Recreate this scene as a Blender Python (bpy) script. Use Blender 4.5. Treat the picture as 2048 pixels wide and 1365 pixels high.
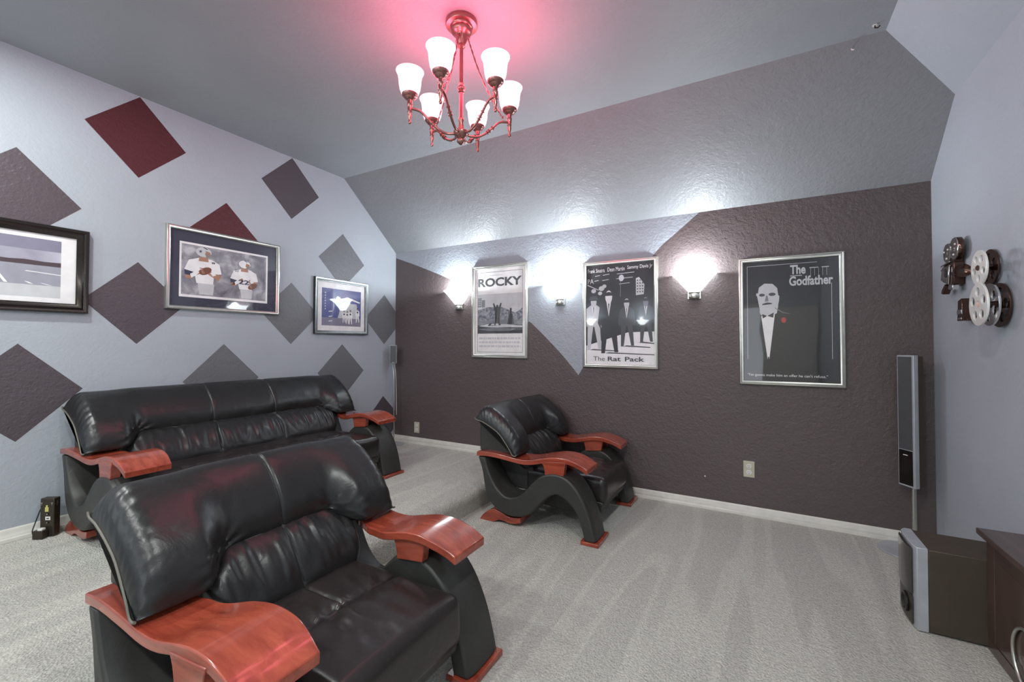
import bpy, bmesh, math, random
from mathutils import Vector, Matrix, noise as mnoise
random.seed(7)
SC = bpy.context.scene
for _o in list(bpy.data.objects):
    bpy.data.objects.remove(_o)
PI = math.pi

# ------------------------------------------------------------------ camera
CAM_H = 1.323
_y, _p, _r = math.radians(29.5971), math.radians(1.1476), math.radians(0.1489)
_f = Vector((-math.sin(_y)*math.cos(_p), math.cos(_y)*math.cos(_p), math.sin(_p)))
_rt = Vector((math.cos(_y), math.sin(_y), 0))
_up = _rt.cross(_f)
_rt2 = _rt*math.cos(_r) + _up*math.sin(_r)
_up2 = -_rt*math.sin(_r) + _up*math.cos(_r)
_M = Matrix((( _rt2.x, _up2.x, -_f.x, 0), (_rt2.y, _up2.y, -_f.y, 0), (_rt2.z, _up2.z, -_f.z, CAM_H), (0, 0, 0, 1)))
camd = bpy.data.cameras.new('camera'); cam = bpy.data.objects.new('camera', camd)
SC.collection.objects.link(cam); cam.matrix_world = _M
camd.sensor_fit = 'HORIZONTAL'; camd.sensor_width = 36.0
camd.lens = 869.698/2048*36.0
camd.shift_y = -(682.5-671.36)/2048
camd.clip_start = 0.05
SC.camera = cam

# ------------------------------------------------------------------ colour management, world, room lights
SC.view_settings.view_transform = 'Standard'
SC.view_settings.look = 'None'
SC.view_settings.gamma = 1.0
SC.view_settings.use_curve_mapping = False
SC.view_settings.exposure = 0.18
world = bpy.data.worlds.new('world'); SC.world = world; world.use_nodes = True
world.node_tree.nodes['Background'].inputs[0].default_value = (0.75, 0.85, 1.0, 1)
world.node_tree.nodes['Background'].inputs[1].default_value = 1.0

def lamp(kind, name, loc, energy, color=(1, 1, 1), size=0.1, size_y=None, rot=None, spread=None):
    d = bpy.data.lights.new(name, kind); d.energy = energy; d.color = color
    if kind == 'AREA':
        d.shape = 'RECTANGLE' if size_y else 'DISK'; d.size = size
        if size_y: d.size_y = size_y
        if spread: d.spread = spread
    else:
        d.shadow_soft_size = size
    o = bpy.data.objects.new(name, d); SC.collection.objects.link(o); o.location = loc
    if rot: o.rotation_euler = rot
    return o

# daylight from the hall behind the camera, and fill lights added over the rear half of the room
lamp('AREA', 'hall_daylight', (-0.35, -2.6, 1.15), 12, (0.86, 0.93, 1.0), 0.8, 1.9, (math.radians(90), 0, 0))
FILL_XY = [(-2.9, -0.9), (-1.5, -0.9), (-0.1, -0.9), (-2.9, 0.35), (-0.1, 0.75)]
FILL_WHERE = ['nearest the rear left corner', 'midway along the rear wall', 'in front of the rear doorway', 'closest to the left wall pictures', 'closest to the right wall']
FILL_W = 24
SCONCE_W = 25.0
CHAND_W = 3.1

# ------------------------------------------------------------------ helpers
def lin(c):
    c = c/255.0
    return c/12.92 if c <= 0.04045 else ((c+0.055)/1.055)**2.4
def rgb(r, g, b): return (lin(r), lin(g), lin(b), 1.0)

class N:
    """small node-graph writer"""
    def __init__(s, name):
        s.m = bpy.data.materials.new(name); s.m.use_nodes = True
        s.t = s.m.node_tree; s.t.nodes.clear()
        s.out = s.t.nodes.new('ShaderNodeOutputMaterial')
    def n(s, typ, **kw):
        nd = s.t.nodes.new(typ)
        for k, v in kw.items():
            if k.startswith('_'): setattr(nd, k[1:], v)
            else: nd.inputs[k.replace('__', ' ')].default_value = v
        return nd
    def l(s, a, b): s.t.links.new(a, b)
    def coord(s): return s.n('ShaderNodeTexCoord').outputs['Object']
    def noise(s, vec, scale, detail=3, rough=0.5, dist=0):
        nd = s.n('ShaderNodeTexNoise'); nd.inputs['Scale'].default_value = scale
        nd.inputs['Detail'].default_value = detail; nd.inputs['Roughness'].default_value = rough
        nd.inputs['Distortion'].default_value = dist
        s.l(vec, nd.inputs['Vector']); return nd.outputs['Fac']
    def ramp(s, fac, stops):
        r = s.n('ShaderNodeValToRGB'); e = r.color_ramp.elements
        while len(e) < len(stops): e.new(0.5)
        for el, (p, c) in zip(e, stops): el.position = p; el.color = c
        s.l(fac, r.inputs['Fac']); return r.outputs['Color']
    def bump(s, h, strength, dist=0.01, nrm=None):
        b = s.n('ShaderNodeBump'); b.inputs['Strength'].default_value = strength; b.inputs['Distance'].default_value = dist
        s.l(h, b.inputs['Height'])
        if nrm is not None: s.l(nrm, b.inputs['Normal'])
        return b.outputs['Normal']
    def pbr(s, color=None, rough=0.5, metal=0.0, spec=0.5, normal=None, coat=0.0, coat_rough=0.1, emis=None, estr=0.0, sheen=0):
        b = s.n('ShaderNodeBsdfPrincipled')
        if color is not None:
            if hasattr(color, 'is_linked') or not isinstance(color, tuple): s.l(color, b.inputs['Base Color'])
            else: b.inputs['Base Color'].default_value = color
        if isinstance(rough, (int, float)): b.inputs['Roughness'].default_value = rough
        else: s.l(rough, b.inputs['Roughness'])
        b.inputs['Metallic'].default_value = metal; b.inputs['Specular IOR Level'].default_value = spec
        b.inputs['Coat Weight'].default_value = coat; b.inputs['Coat Roughness'].default_value = coat_rough
        b.inputs['Sheen Weight'].default_value = sheen
        if normal is not None: s.l(normal, b.inputs['Normal'])
        if emis: b.inputs['Emission Color'].default_value = emis; b.inputs['Emission Strength'].default_value = estr
        s.l(b.outputs[0], s.out.inputs['Surface']); return s.m

def simple(name, color, rough=0.5, metal=0.0, spec=0.5, coat=0.0, bump=None):
    g = N(name); nrm = None
    if bump: nrm = g.bump(g.noise(g.coord(), bump[0], 3), bump[1], 0.004)
    # a trace of uneven tone so that no surface is perfectly flat
    c = g.coord(); f = g.noise(c, 14, 2)
    a = tuple(x*0.94 for x in color[:3])+(1,); b = tuple(min(1, x*1.06) for x in color[:3])+(1,)
    return g.pbr(g.ramp(f, [(0.3, a), (0.7, b)]), rough, metal, spec, nrm, coat)

def wall_paint(name, color, strength=0.30, rough=0.55, scale=55):
    g = N(name); c = g.coord(); strength = strength*1.5
    h1 = g.noise(c, scale, 2, 0.5, 0.6); h2 = g.noise(c, scale*0.4, 2)
    mx = g.n('ShaderNodeMath', _operation='ADD'); g.l(h1, mx.inputs[0]); g.l(h2, mx.inputs[1])
    nrm = g.bump(mx.outputs[0], strength, 0.006)
    f = g.noise(c, 1.3, 3)
    a = tuple(x*0.96 for x in color[:3])+(1,); b = tuple(x*1.04 for x in color[:3])+(1,)
    return g.pbr(g.ramp(f, [(0.35, a), (0.65, b)]), rough, 0, 0.35, nrm)

def carpet_mat():
    g = N('carpet'); c = g.coord()
    f1 = g.noise(c, 115, 5, 0.8); f2 = g.noise(c, 45, 4, 0.7)
    base = g.ramp(f1, [(0.30, (0.18, 0.165, 0.13, 1)), (0.41, (0.74, 0.71, 0.63, 1)), (0.58, (0.94, 0.92, 0.84, 1))])
    spk = g.ramp(f2, [(0.30, (0.80, 0.80, 0.80, 1)), (0.6, (1, 1, 1, 1))])
    m1 = g.n('ShaderNodeMix', _data_type='RGBA', _blend_type='MULTIPLY'); m1.inputs[0].default_value = 1
    g.l(base, m1.inputs[6]); g.l(spk, m1.inputs[7])
    # vacuum tracks: the pile lies one way and the other in long wedges
    mp = g.n('ShaderNodeMapping'); g.l(c, mp.inputs['Vector']); mp.inputs['Rotation'].default_value = (0, 0, math.radians(-5)); mp.inputs['Scale'].default_value = (4.6, 0.42, 1)
    tn = g.noise(mp.outputs[0], 1.0, 1.0, 0.4, 0.25)
    tr = g.ramp(tn, [(0.455, (0.875, 0.875, 0.88, 1)), (0.485, (1, 1, 1, 1)), (0.56, (0.985, 0.985, 0.985, 1)), (0.58, (0.91, 0.91, 0.915, 1))])
    m2 = g.n('ShaderNodeMix', _data_type='RGBA', _blend_type='MULTIPLY'); m2.inputs[0].default_value = 1
    g.l(m1.outputs[2], m2.inputs[6]); g.l(tr, m2.inputs[7])
    v = g.n('ShaderNodeTexVoronoi'); v.inputs['Scale'].default_value = 105; g.l(c, v.inputs['Vector'])
    ad = g.n('ShaderNodeMath', _operation='ADD'); g.l(v.outputs['Distance'], ad.inputs[0]); g.l(f1, ad.inputs[1])
    nrm = g.bump(ad.outputs[0], 0.9, 0.016)
    return g.pbr(m2.outputs[2], 0.95, 0, 0.1, nrm, sheen=0.2)

def leather_mat(name, color, rough, bscale=260, bs=0.12):
    g = N(name); c = g.coord()
    fine = g.noise(c, bscale, 4, 0.6); big = g.noise(c, 9, 3, 0.5, 0.8)
    nrm = g.bump(big, 0.12, 0.03); nrm = g.bump(fine, bs, 0.003, nrm)
    rr = g.n('ShaderNodeMapRange'); g.l(g.noise(c, 22, 4), rr.inputs['Value'])
    rr.inputs['To Min'].default_value = rough-0.07; rr.inputs['To Max'].default_value = rough+0.09
    col = g.ramp(g.noise(c, 6, 3), [(0.3, color), (0.75, tuple(x*1.35 for x in color[:3])+(1,))])
    return g.pbr(col, rr.outputs[0], 0, 0.55, nrm)

def wood_mat(name, dark, light, rough=0.22, coat=0.6, axis_scale=(2.5, 22, 22)):
    g = N(name); c = g.coord()
    mp = g.n('ShaderNodeMapping'); g.l(c, mp.inputs['Vector']); mp.inputs['Scale'].default_value = axis_scale
    f = g.noise(mp.outputs[0], 1.0, 5, 0.6, 0.8)
    col = g.ramp(f, [(0.28, dark), (0.72, light)])
    return g.pbr(col, rough, 0, 0.5, None, coat, 0.08)

def emit_mat(name, color, strength, edge=None):
    g = N(name); e = g.n('ShaderNodeEmission'); e.inputs[0].default_value = color; e.inputs[1].default_value = strength
    g.l(e.outputs[0], g.out.inputs['Surface']); return g.m

def pane_mat():
    g = N('picture_glass'); t = g.n('ShaderNodeBsdfTransparent'); s = g.n('ShaderNodeBsdfGlossy')
    s.inputs['Roughness'].default_value = 0.03; s.inputs['Color'].default_value = (1, 1, 1, 1)
    fr = g.n('ShaderNodeFresnel'); fr.inputs['IOR'].default_value = 1.62
    nz = g.bump(g.noise(g.coord(), 3.2, 1), 0.05, 0.03); g.l(nz, s.inputs['Normal'])
    geo = g.n('ShaderNodeNewGeometry'); inv = g.n('ShaderNodeMath', _operation='SUBTRACT'); inv.inputs[0].default_value = 1.0; g.l(geo.outputs['Backfacing'], inv.inputs[1])
    mu = g.n('ShaderNodeMath', _operation='MULTIPLY'); g.l(fr.outputs[0], mu.inputs[0]); g.l(inv.outputs[0], mu.inputs[1])
    mx = g.n('ShaderNodeMixShader'); g.l(mu.outputs[0], mx.inputs[0]); g.l(t.outputs[0], mx.inputs[1]); g.l(s.outputs[0], mx.inputs[2])
    g.l(mx.outputs[0], g.out.inputs['Surface']); return g.m

M = {}
M['wall_grey'] = wall_paint('wall_grey', rgb(172, 179, 187), 0.20)
M['ceiling_grey'] = wall_paint('ceiling_grey', rgb(150, 153, 157), 0.20)
M['slope_grey'] = wall_paint('slope_grey', rgb(141, 143, 146), 0.32, 0.42)
M['wall_dark'] = wall_paint('wall_dark', rgb(95, 85, 85), 0.44, 0.38)
M['swoosh_grey'] = wall_paint('swoosh_grey', rgb(162, 168, 176), 0.38, 0.5)
M['diamond_dark'] = wall_paint('diamond_dark', rgb(86, 79, 84), 0.38, 0.42)
M['diamond_red'] = wall_paint('diamond_red', rgb(84, 42, 46), 0.38, 0.42)
M['diamond_grey'] = wall_paint('diamond_grey', rgb(112, 114, 118), 0.34, 0.42)
M['carpet'] = carpet_mat()
M['white_trim'] = simple('white_trim', rgb(222, 220, 212), 0.35)
M['leather'] = leather_mat('black_leather', (0.013, 0.0132, 0.0135, 1), 0.31)
M['seat_leather'] = leather_mat('worn_seat_leather', (0.018, 0.0145, 0.0145, 1), 0.30)
M['side_leather'] = leather_mat('side_leather', (0.028, 0.028, 0.0255, 1), 0.46, 320, 0.08)
M['seam'] = simple('seam_thread', (0.020, 0.019, 0.018, 1), 0.6)
M['piping'] = simple('leather_piping', rgb(104, 100, 92), 0.5)
M['wood'] = wood_mat('cherry_wood', (0.20, 0.028, 0.016, 1), (0.42, 0.085, 0.045, 1))
M['dark_wood'] = wood_mat('espresso_wood', (0.040, 0.022, 0.018, 1), (0.105, 0.064, 0.052, 1), 0.3, 0.4, (20, 3, 3))
M['silver'] = simple('brushed_silver', rgb(205, 205, 198), 0.28, 0.9)
M['silver_dull'] = simple('matt_silver', rgb(176, 180, 186), 0.40, 0.25)
M['pewter'] = simple('pewter_frame', rgb(72, 74, 76), 0.25, 0.75)
M['black_frame'] = simple('dark_bronze_frame', rgb(52, 46, 44), 0.22, 0.6)
M['chrome'] = simple('chrome', rgb(220, 220, 220), 0.10, 1.0)
M['chrome_white'] = simple('lit_white_chrome', rgb(236, 236, 232), 0.30, 0.25)  # chrome with its lit look put into the colour
M['bronze'] = simple('reddish_bronze', rgb(158, 112, 106), 0.28, 0.85)
M['brown_metal_and_reflection'] = simple('brown_metal_and_reflection', rgb(88, 66, 58), 0.15, 0.8)  # brown parts, and the dark reflection in the chrome reel flanges
M['black_plastic'] = simple('black_plastic', rgb(30, 29, 28), 0.35)
M['speaker_black'] = simple('speaker_black', rgb(68, 58, 48), 0.6)
M['grille'] = simple('speaker_grille', rgb(84, 86, 88), 0.5, 0.3, bump=(500, 0.3))
M['gloss_black'] = simple('gloss_black', rgb(22, 18, 17), 0.12, coat=0.5)
M['steel_box'] = simple('bronze_grey_metal', rgb(66, 58, 50), 0.35, 0.5)
M['ivory'] = simple('ivory_plate', rgb(196, 192, 172), 0.4)
M['white_plastic'] = simple('white_plastic', rgb(228, 226, 222), 0.35)
M['dark_slot'] = simple('dark_slot', rgb(40, 36, 34), 0.6)
M['paper_white'] = simple('paper_white', rgb(240, 240, 238), 0.6)
M['mat_navy'] = simple('navy_mat_board', rgb(62, 62, 80), 0.85, bump=(60, 0.2))
M['ink_black'] = simple('ink_black', rgb(34, 32, 34), 0.6)
M['ink_grey'] = simple('ink_grey', rgb(70, 72, 76), 0.6)
M['ink_mid'] = simple('ink_mid', rgb(126, 130, 136), 0.6)
M['ink_light'] = simple('ink_light', rgb(204, 207, 210), 0.6)
M['ink_white'] = simple('ink_white', rgb(243, 243, 243), 0.6)
M['ink_blue'] = simple('ink_blue', rgb(84, 92, 150), 0.6)
M['ink_navy'] = simple('ink_navy', rgb(52, 58, 84), 0.6)
M['ink_brown'] = simple('ink_brown', rgb(120, 72, 52), 0.6)
M['ink_skin'] = simple('ink_skin', rgb(176, 130, 104), 0.6)
M['ink_red'] = simple('ink_red', rgb(180, 60, 60), 0.6)
M['ink_violet'] = simple('ink_violet_grey', rgb(134, 132, 152), 0.6)
M['ink_turf'] = simple('ink_turf', rgb(158, 160, 172), 0.6, bump=(300, 0.1))
M['ink_tree'] = simple('ink_tree', rgb(72, 56, 62), 0.6)
M['yellow_label'] = simple('yellow_label', rgb(196, 188, 110), 0.5)
M['pane'] = pane_mat()
M['sconce_glass'] = emit_mat('lit_frosted_glass', (0.88, 0.96, 1.0, 1), 14.0)
M['shade_glass'] = emit_mat('lit_chandelier_glass', (1.0, 0.19, 0.25, 1), 9.0)
M['fill_glow'] = emit_mat('added_fill_glow', (1.0, 0.97, 0.93, 1), 6.0)  # glow of the added fill discs
def cloud_mat(name, stops, scale):
    g = N(name); f = g.noise(g.coord(), scale, 4, 0.55, 0.5)
    return g.pbr(g.ramp(f, stops), 0.6)
M['paint_clouds'] = cloud_mat('painted_grey_clouds', [(0.30, rgb(98, 98, 108)), (0.5, rgb(142, 142, 150)), (0.68, rgb(196, 197, 202))], 9)
M['ink_trees_grey'] = cloud_mat('ink_trees_grey', [(0.35, rgb(74, 78, 86)), (0.62, rgb(160, 165, 174))], 45)
M['photo_sky'] = cloud_mat('photo_sky', [(0.3, rgb(122, 120, 142)), (0.7, rgb(196, 196, 208))], 2.2)

COL = SC.collection
def link_mesh(name, me, parent=None):
    o = bpy.data.objects.new(name, me); COL.objects.link(o)
    if parent is not None: o.parent = parent
    return o
def world_of(o):
    v = Vector((0, 0, 0))
    while o is not None: v = v + Vector(o.location); o = o.parent
    return v

class MB:
    """collects geometry (world coordinates) and links it as one mesh object"""
    def __init__(s): s.v = []; s.f = []; s.mi = []; s.mats = []
    def mat(s, m):
        m = M[m] if isinstance(m, str) else m
        if m not in s.mats: s.mats.append(m)
        return s.mats.index(m)
    def add(s, verts, faces, m):
        k = s.mat(m); b = len(s.v); s.v += [Vector(p) for p in verts]
        for f in faces: s.f.append([b+i for i in f]); s.mi.append(k)
        return s
    def box(s, lo, hi, m):
        x0, y0, z0 = lo; x1, y1, z1 = hi
        v = [(x0,y0,z0),(x1,y0,z0),(x1,y1,z0),(x0,y1,z0),(x0,y0,z1),(x1,y0,z1),(x1,y1,z1),(x0,y1,z1)]
        return s.add(v, [(0,3,2,1),(4,5,6,7),(0,1,5,4),(1,2,6,5),(2,3,7,6),(3,0,4,7)], m)
    def hexa(s, v8, m):
        return s.add(v8, [(0,3,2,1),(4,5,6,7),(0,1,5,4),(1,2,6,5),(2,3,7,6),(3,0,4,7)], m)
    def prism(s, poly, off, m):
        n = len(poly); off = Vector(off); a = [Vector(p) for p in poly]
        v = a + [p+off for p in a]
        f = [tuple(range(n-1, -1, -1)), tuple(range(n, 2*n))] + [(i, (i+1) % n, n+(i+1) % n, n+i) for i in range(n)]
        return s.add(v, f, m)
    def poly(s, pts, m): return s.add(pts, [tuple(range(len(pts)))], m)
    def tube(s, path, rad, m, seg=12, caps=True):
        path = [Vector(p) for p in path]; n = len(path)
        rads = rad if isinstance(rad, (list, tuple)) else [rad]*n
        vs = []; fs = []; up = None
        for i, p in enumerate(path):
            t = (path[min(i+1, n-1)]-path[max(i-1, 0)]).normalized()
            if up is None:
                up = t.orthogonal().normalized()
            else:
                up = (up - t*up.dot(t)).normalized()
            b = t.cross(up)
            for k in range(seg):
                a = 2*PI*k/seg; vs.append(p+(up*math.cos(a)+b*math.sin(a))*rads[i])
        for i in range(n-1):
            for k in range(seg):
                k2 = (k+1) % seg; fs.append((i*seg+k, i*seg+k2, (i+1)*seg+k2, (i+1)*seg+k))
        if caps: fs.append(tuple(range(seg-1, -1, -1))); fs.append(tuple((n-1)*seg+k for k in range(seg)))
        return s.add(vs, fs, m)
    def lathe(s, c, prof, m, seg=28, axis='z', a0=0, a1=2*PI, closed_prof=False):
        """prof: (radius, height) pairs"""
        full = abs(a1-a0-2*PI) < 1e-6; ns = seg if full else seg+1
        vs = []; fs = []; c = Vector(c)
        for (r, h) in prof:
            for k in range(ns):
                a = a0+(a1-a0)*k/seg; x = r*math.cos(a); y = r*math.sin(a)
                d = {'z': (x, y, h), 'x': (h, x, y), 'y': (x, h, y)}[axis]
                vs.append(c+Vector(d))
        n = len(prof)
        for i in range(n if closed_prof else n-1):
            i2 = (i+1) % n
            for k in range(seg if full else ns-1):
                k2 = (k+1) % ns; fs.append((i*ns+k, i*ns+k2, i2*ns+k2, i2*ns+k))
        return s.add(vs, fs, m)
    def build(s, name, parent=None, smooth=False, bevel=0, seg=2, angle=40, label=None, subsurf=0):
        off = world_of(parent) if parent is not None else Vector((0, 0, 0))
        me = bpy.data.meshes.new(name); me.from_pydata([p-off for p in s.v], [], s.f)
        for m in s.mats: me.materials.append(m)
        for p, k in zip(me.polygons, s.mi): p.material_index = k
        bm = bmesh.new(); bm.from_mesh(me); bmesh.ops.remove_doubles(bm, verts=bm.verts, dist=1e-6)
        bmesh.ops.recalc_face_normals(bm, faces=bm.faces); bm.to_mesh(me); bm.free()
        if smooth:
            for p in me.polygons: p.use_smooth = True
        o = link_mesh(name, me, parent)
        if bevel:
            b = o.modifiers.new('bevel', 'BEVEL'); b.width = bevel; b.segments = seg; b.limit_method = 'ANGLE'; b.angle_limit = math.radians(angle)
            b.harden_normals = False
            for p in me.polygons: p.use_smooth = True
        if smooth or bevel:
            try: me.set_sharp_from_angle(angle=math.radians(50 if not bevel else 60))
            except Exception: pass
        if subsurf:
            q = o.modifiers.new('subsurf', 'SUBSURF'); q.levels = subsurf; q.render_levels = subsurf
        if label: o['label'] = label
        return o

def tag(o, label, cat, group=None):
    o['label'] = label; o['category'] = cat
    if group: o['group'] = group
    return o
def thing(name, label, cat, loc, group=None):
    o = bpy.data.objects.new(name, None); COL.objects.link(o); o.location = loc; o.empty_display_size = 0.1
    return tag(o, label, cat, group)
def struct(o): o['kind'] = 'structure'; return o
def copy_tree(o, parent=None, loc=None):
    c = o.copy(); COL.objects.link(c)
    if parent is not None: c.parent = parent
    if loc is not None: c.location = loc
    for ch in list(o.children): copy_tree(ch, c)
    return c

def catmull(pts, n, closed=False):
    """resample a 2-D/3-D polyline smoothly, n points"""
    P = [Vector(p) for p in pts]; m = len(P); out = []
    segs = m if closed else m-1
    for j in range(n):
        u = j/(n if closed else n-1)*segs; i = min(int(u), segs-1); t = u-i
        if closed: a, b, c, d = P[(i-1) % m], P[i % m], P[(i+1) % m], P[(i+2) % m]
        else: a, b, c, d = P[max(i-1, 0)], P[i], P[i+1], P[min(i+2, m-1)]
        out.append(0.5*((2*b)+(c-a)*t+(2*a-5*b+4*c-d)*t*t+(3*b-a-3*c+d)*t*t*t))
    return out
def sstep(a, b, x):
    t = max(0.0, min(1.0, (x-a)/(b-a))); return t*t*(3-2*t)

# ------------------------------------------------------------------ the room
XL, XR, YR, YB = -3.798, 0.997, 3.85, -2.2
KNEE, CEIL, YC, HX, WZ = 2.412, 3.070, 3.087, 0.625, 2.777
SL = (CEIL-KNEE)/(YR-YC)
HY = YR-(WZ-KNEE)/SL
PLAT, RX = 0.166, -1.97
T = 0.12
# left wall with its painted diamonds
w = MB()
w.prism([(XL, YB, -0.1), (XL, YR, -0.1), (XL, YR, KNEE), (XL, YC, CEIL), (XL, YB, CEIL)], (-T, 0, 0), 'wall_grey')
H = 0.288; e = 0.0006
def diamond(yc, zc, m, clip_y=None, clip_z=None):
    pts = [(yc, zc+H), (yc+H, zc), (yc, zc-H), (yc-H, zc)]
    if clip_y and yc+H > clip_y:
        d = yc+H-clip_y; pts = [(yc, zc+H), (clip_y, zc+d), (clip_y, zc-d), (yc, zc-H), (yc-H, zc)]
    w.poly([(XL+e, y, z) for y, z in pts], m)
ROWZ = [2.778, 2.190, 1.606, 1.030, 0.440]
for yc, zc, m in [(1.345, ROWZ[0], 'diamond_red'), (2.500, ROWZ[0], 'diamond_dark'), (0.765, ROWZ[1], 'diamond_dark'), (1.928, ROWZ[1], 'diamond_red'),
                  (3.078, ROWZ[1], 'diamond_grey'), (1.352, ROWZ[2], 'diamond_dark'), (2.508, ROWZ[2], 'diamond_grey'), (3.668, ROWZ[2], 'diamond_grey'),
                  (0.790, ROWZ[3], 'diamond_dark'), (1.925, ROWZ[3], 'diamond_grey'), (3.083, ROWZ[3], 'diamond_grey'), (3.660, 0.430, 'diamond_dark'),
                  (1.352, 0.440, 'diamond_dark'), (2.508, 0.440, 'diamond_grey'), (0.19, 1.606, 'diamond_red'), (0.19, 2.778, 'diamond_dark'), (-0.38, 2.19, 'diamond_dark'), (-0.38, 1.03, 'diamond_grey')]:
    diamond(yc, zc, m, YR)
struct(w.build('wall_left'))
# poster wall with its painted light grey swoosh
w = MB()
w.prism([(XL-T, YR, -0.1), (XR+T, YR, -0.1), (XR+T, YR, KNEE), (XL-T, YR, KNEE)], (0, T, 0), 'wall_dark')
low = [(-3.798, 2.357), (-3.343, 2.190), (-2.697, 1.925), (-2.33, 1.747), (-2.004, 1.557), (-1.937, 1.508), (-1.763, 1.347), (-1.606, 1.190), (-1.47, 1.034)]
low2 = [tuple(p) for p in catmull([Vector((a, b, 0)) for a, b in low], 40)]
right = [(-1.431, 1.10), (-1.10, 1.66), (-0.781, 2.101), (-0.609, 2.257), (-0.417, KNEE)]
right2 = [tuple(p) for p in catmull([Vector((a, b, 0)) for a, b in right], 20)]
outline = [(p[0], p[1]) for p in low2]+[(p[0], min(p[1], KNEE)) for p in right2]
# strips up to the knee line keep every face convex
for i in range(len(outline)-1):
    a, b = outline[i], outline[i+1]
    w.poly([(a[0], YR-e, a[1]), (b[0], YR-e, b[1]), (b[0], YR-e, KNEE), (a[0], YR-e, KNEE)], 'swoosh_grey')
struct(w.build('wall_back'))
w = MB(); w.prism([(XR, YB, -0.1), (XR, YR+T, -0.1), (XR, YR+T, KNEE), (XR, YR, KNEE), (XR, HY, WZ), (XR, YB, WZ)], (T, 0, 0), 'wall_grey'); struct(w.build('wall_right'))
# wall behind the camera with an open doorway to the hall
w = MB(); DX0, DX1, DZ = -0.80, 0.06, 2.06
for a, b, z0, z1 in ((XL-T, DX0, -0.1, CEIL), (DX1, XR+T, -0.1, CEIL), (DX0, DX1, DZ, CEIL)):
    w.box((a, YB-T, z0), (b, YB, z1), 'wall_grey')
struct(w.build('wall_rear'))
w = MB()
w.box((DX0-0.9, YB-1.5, -0.1), (DX1+0.9, YB-1.4, 2.5), 'wall_grey'); w.box((DX0-0.9, YB-1.5, -0.1), (DX1+0.9, YB-T, 0), 'carpet')
w.box((DX0-1.0, YB-1.5, -0.1), (DX0-0.9, YB-T, 2.5), 'wall_grey'); w.box((DX1+0.9, YB-1.5, -0.1), (DX1+1.0, YB-T, 2.5), 'wall_grey'); w.box((DX0-1, YB-1.5, 2.5), (DX1+1, YB-T, 2.6), 'ceiling_grey')
struct(w.build('wall_hall'))
w = MB()
for x0, x1, z0, z1 in ((DX0-0.07, DX0, 0, DZ+0.07), (DX1, DX1+0.07, 0, DZ+0.07), (DX0, DX1, DZ, DZ+0.07)): w.box((x0, YB, z0), (x1, YB+0.015, z1), 'white_trim')
struct(w.build('trim_1', bevel=0.004))
dr = MB(); dr.box((DX1+0.075, YB+0.02, 0.02), (DX1+0.88, YB+0.06, 2.04), 'white_trim')
struct(dr.build('door_1', bevel=0.004))

# ceilings
w = MB(); w.prism([(XL-T, YB-T, CEIL), (HX, YB-T, CEIL), (HX, YC, CEIL), (XL-T, YC, CEIL)], (0, 0, T), 'ceiling_grey'); struct(w.build('ceiling'))
w = MB(); w.prism([(XL, YR, KNEE), (XR, YR, KNEE), (XR, HY, WZ), (HX, YC, CEIL), (XL, YC, CEIL)], (0, 0.06, 0.07), 'slope_grey'); struct(w.build('ceiling_slope_back'))
w = MB(); w.prism([(XR, HY, WZ), (XR, YB-T, WZ), (HX, YB-T, CEIL), (HX, YC, CEIL)], (0.06, 0, 0.07), 'wall_grey'); struct(w.build('ceiling_slope_right'))

# floors: low carpet and the raised platform with its rolled edge
w = MB(); w.box((RX-0.05, YB-T, -0.1), (XR+T, YR, 0.0), 'carpet'); struct(w.build('floor'))
prof = [(XL, -0.1), (RX, -0.1), (RX, 0.085)]
for k in range(9):
    a = PI/2*k/8; prof.append((RX-0.05+0.058*math.cos(a), PLAT-0.062+0.062*math.sin(a)))
prof += [(RX-0.2, PLAT), (XL, PLAT)]
w = MB(); ny = 90; rows = []
for j in range(ny+1):
    y = YB-T+(YR-YB+T)*j/ny
    for i, (x, z) in enumerate(prof):
        k = 1 if 2 <= i <= 11 else 0
        d = 0.006*mnoise.noise(Vector((x*6, y*7, z*6)))*k
        rows.append((x+d, y, z+d))
n = len(prof); fs = []
for j in range(ny):
    for i in range(n): fs.append((j*n+i, j*n+(i+1) % n, (j+1)*n+(i+1) % n, (j+1)*n+i))
fs += [tuple(range(n)), tuple(ny*n+i for i in range(n-1, -1, -1))]
w.add(rows, fs, 'carpet'); struct(w.build('floor_platform', smooth=True))

# baseboards: stepped colonial profile
def baseboard(name, p0, p1, inward, z0, h=0.078):
    p0 = Vector(p0); p1 = Vector(p1); inw = Vector(inward)
    pr = [(0, 0), (0.016, 0), (0.016, h*0.28), (0.012, h*0.33), (0.013, h*0.66), (0.009, h*0.76), (0.010, h*0.86), (0.004, h), (0, h)]
    m = MB(); m.prism([p0+inw*a+Vector((0, 0, z0+b)) for a, b in pr], p1-p0, 'white_trim')
    return struct(m.build(name, bevel=0.0015, seg=1))
baseboard('baseboard_left', (XL, YB, 0), (XL, YR, 0), (1, 0, 0), PLAT)
baseboard('baseboard_back_upper', (XL, YR, 0), (RX, YR, 0), (0, -1, 0), PLAT)
baseboard('baseboard_back', (RX+0.02, YR, 0), (XR, YR, 0), (0, -1, 0), 0)
baseboard('baseboard_right', (XR, YR, 0), (XR, YB, 0), (-1, 0, 0), 0)

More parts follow.
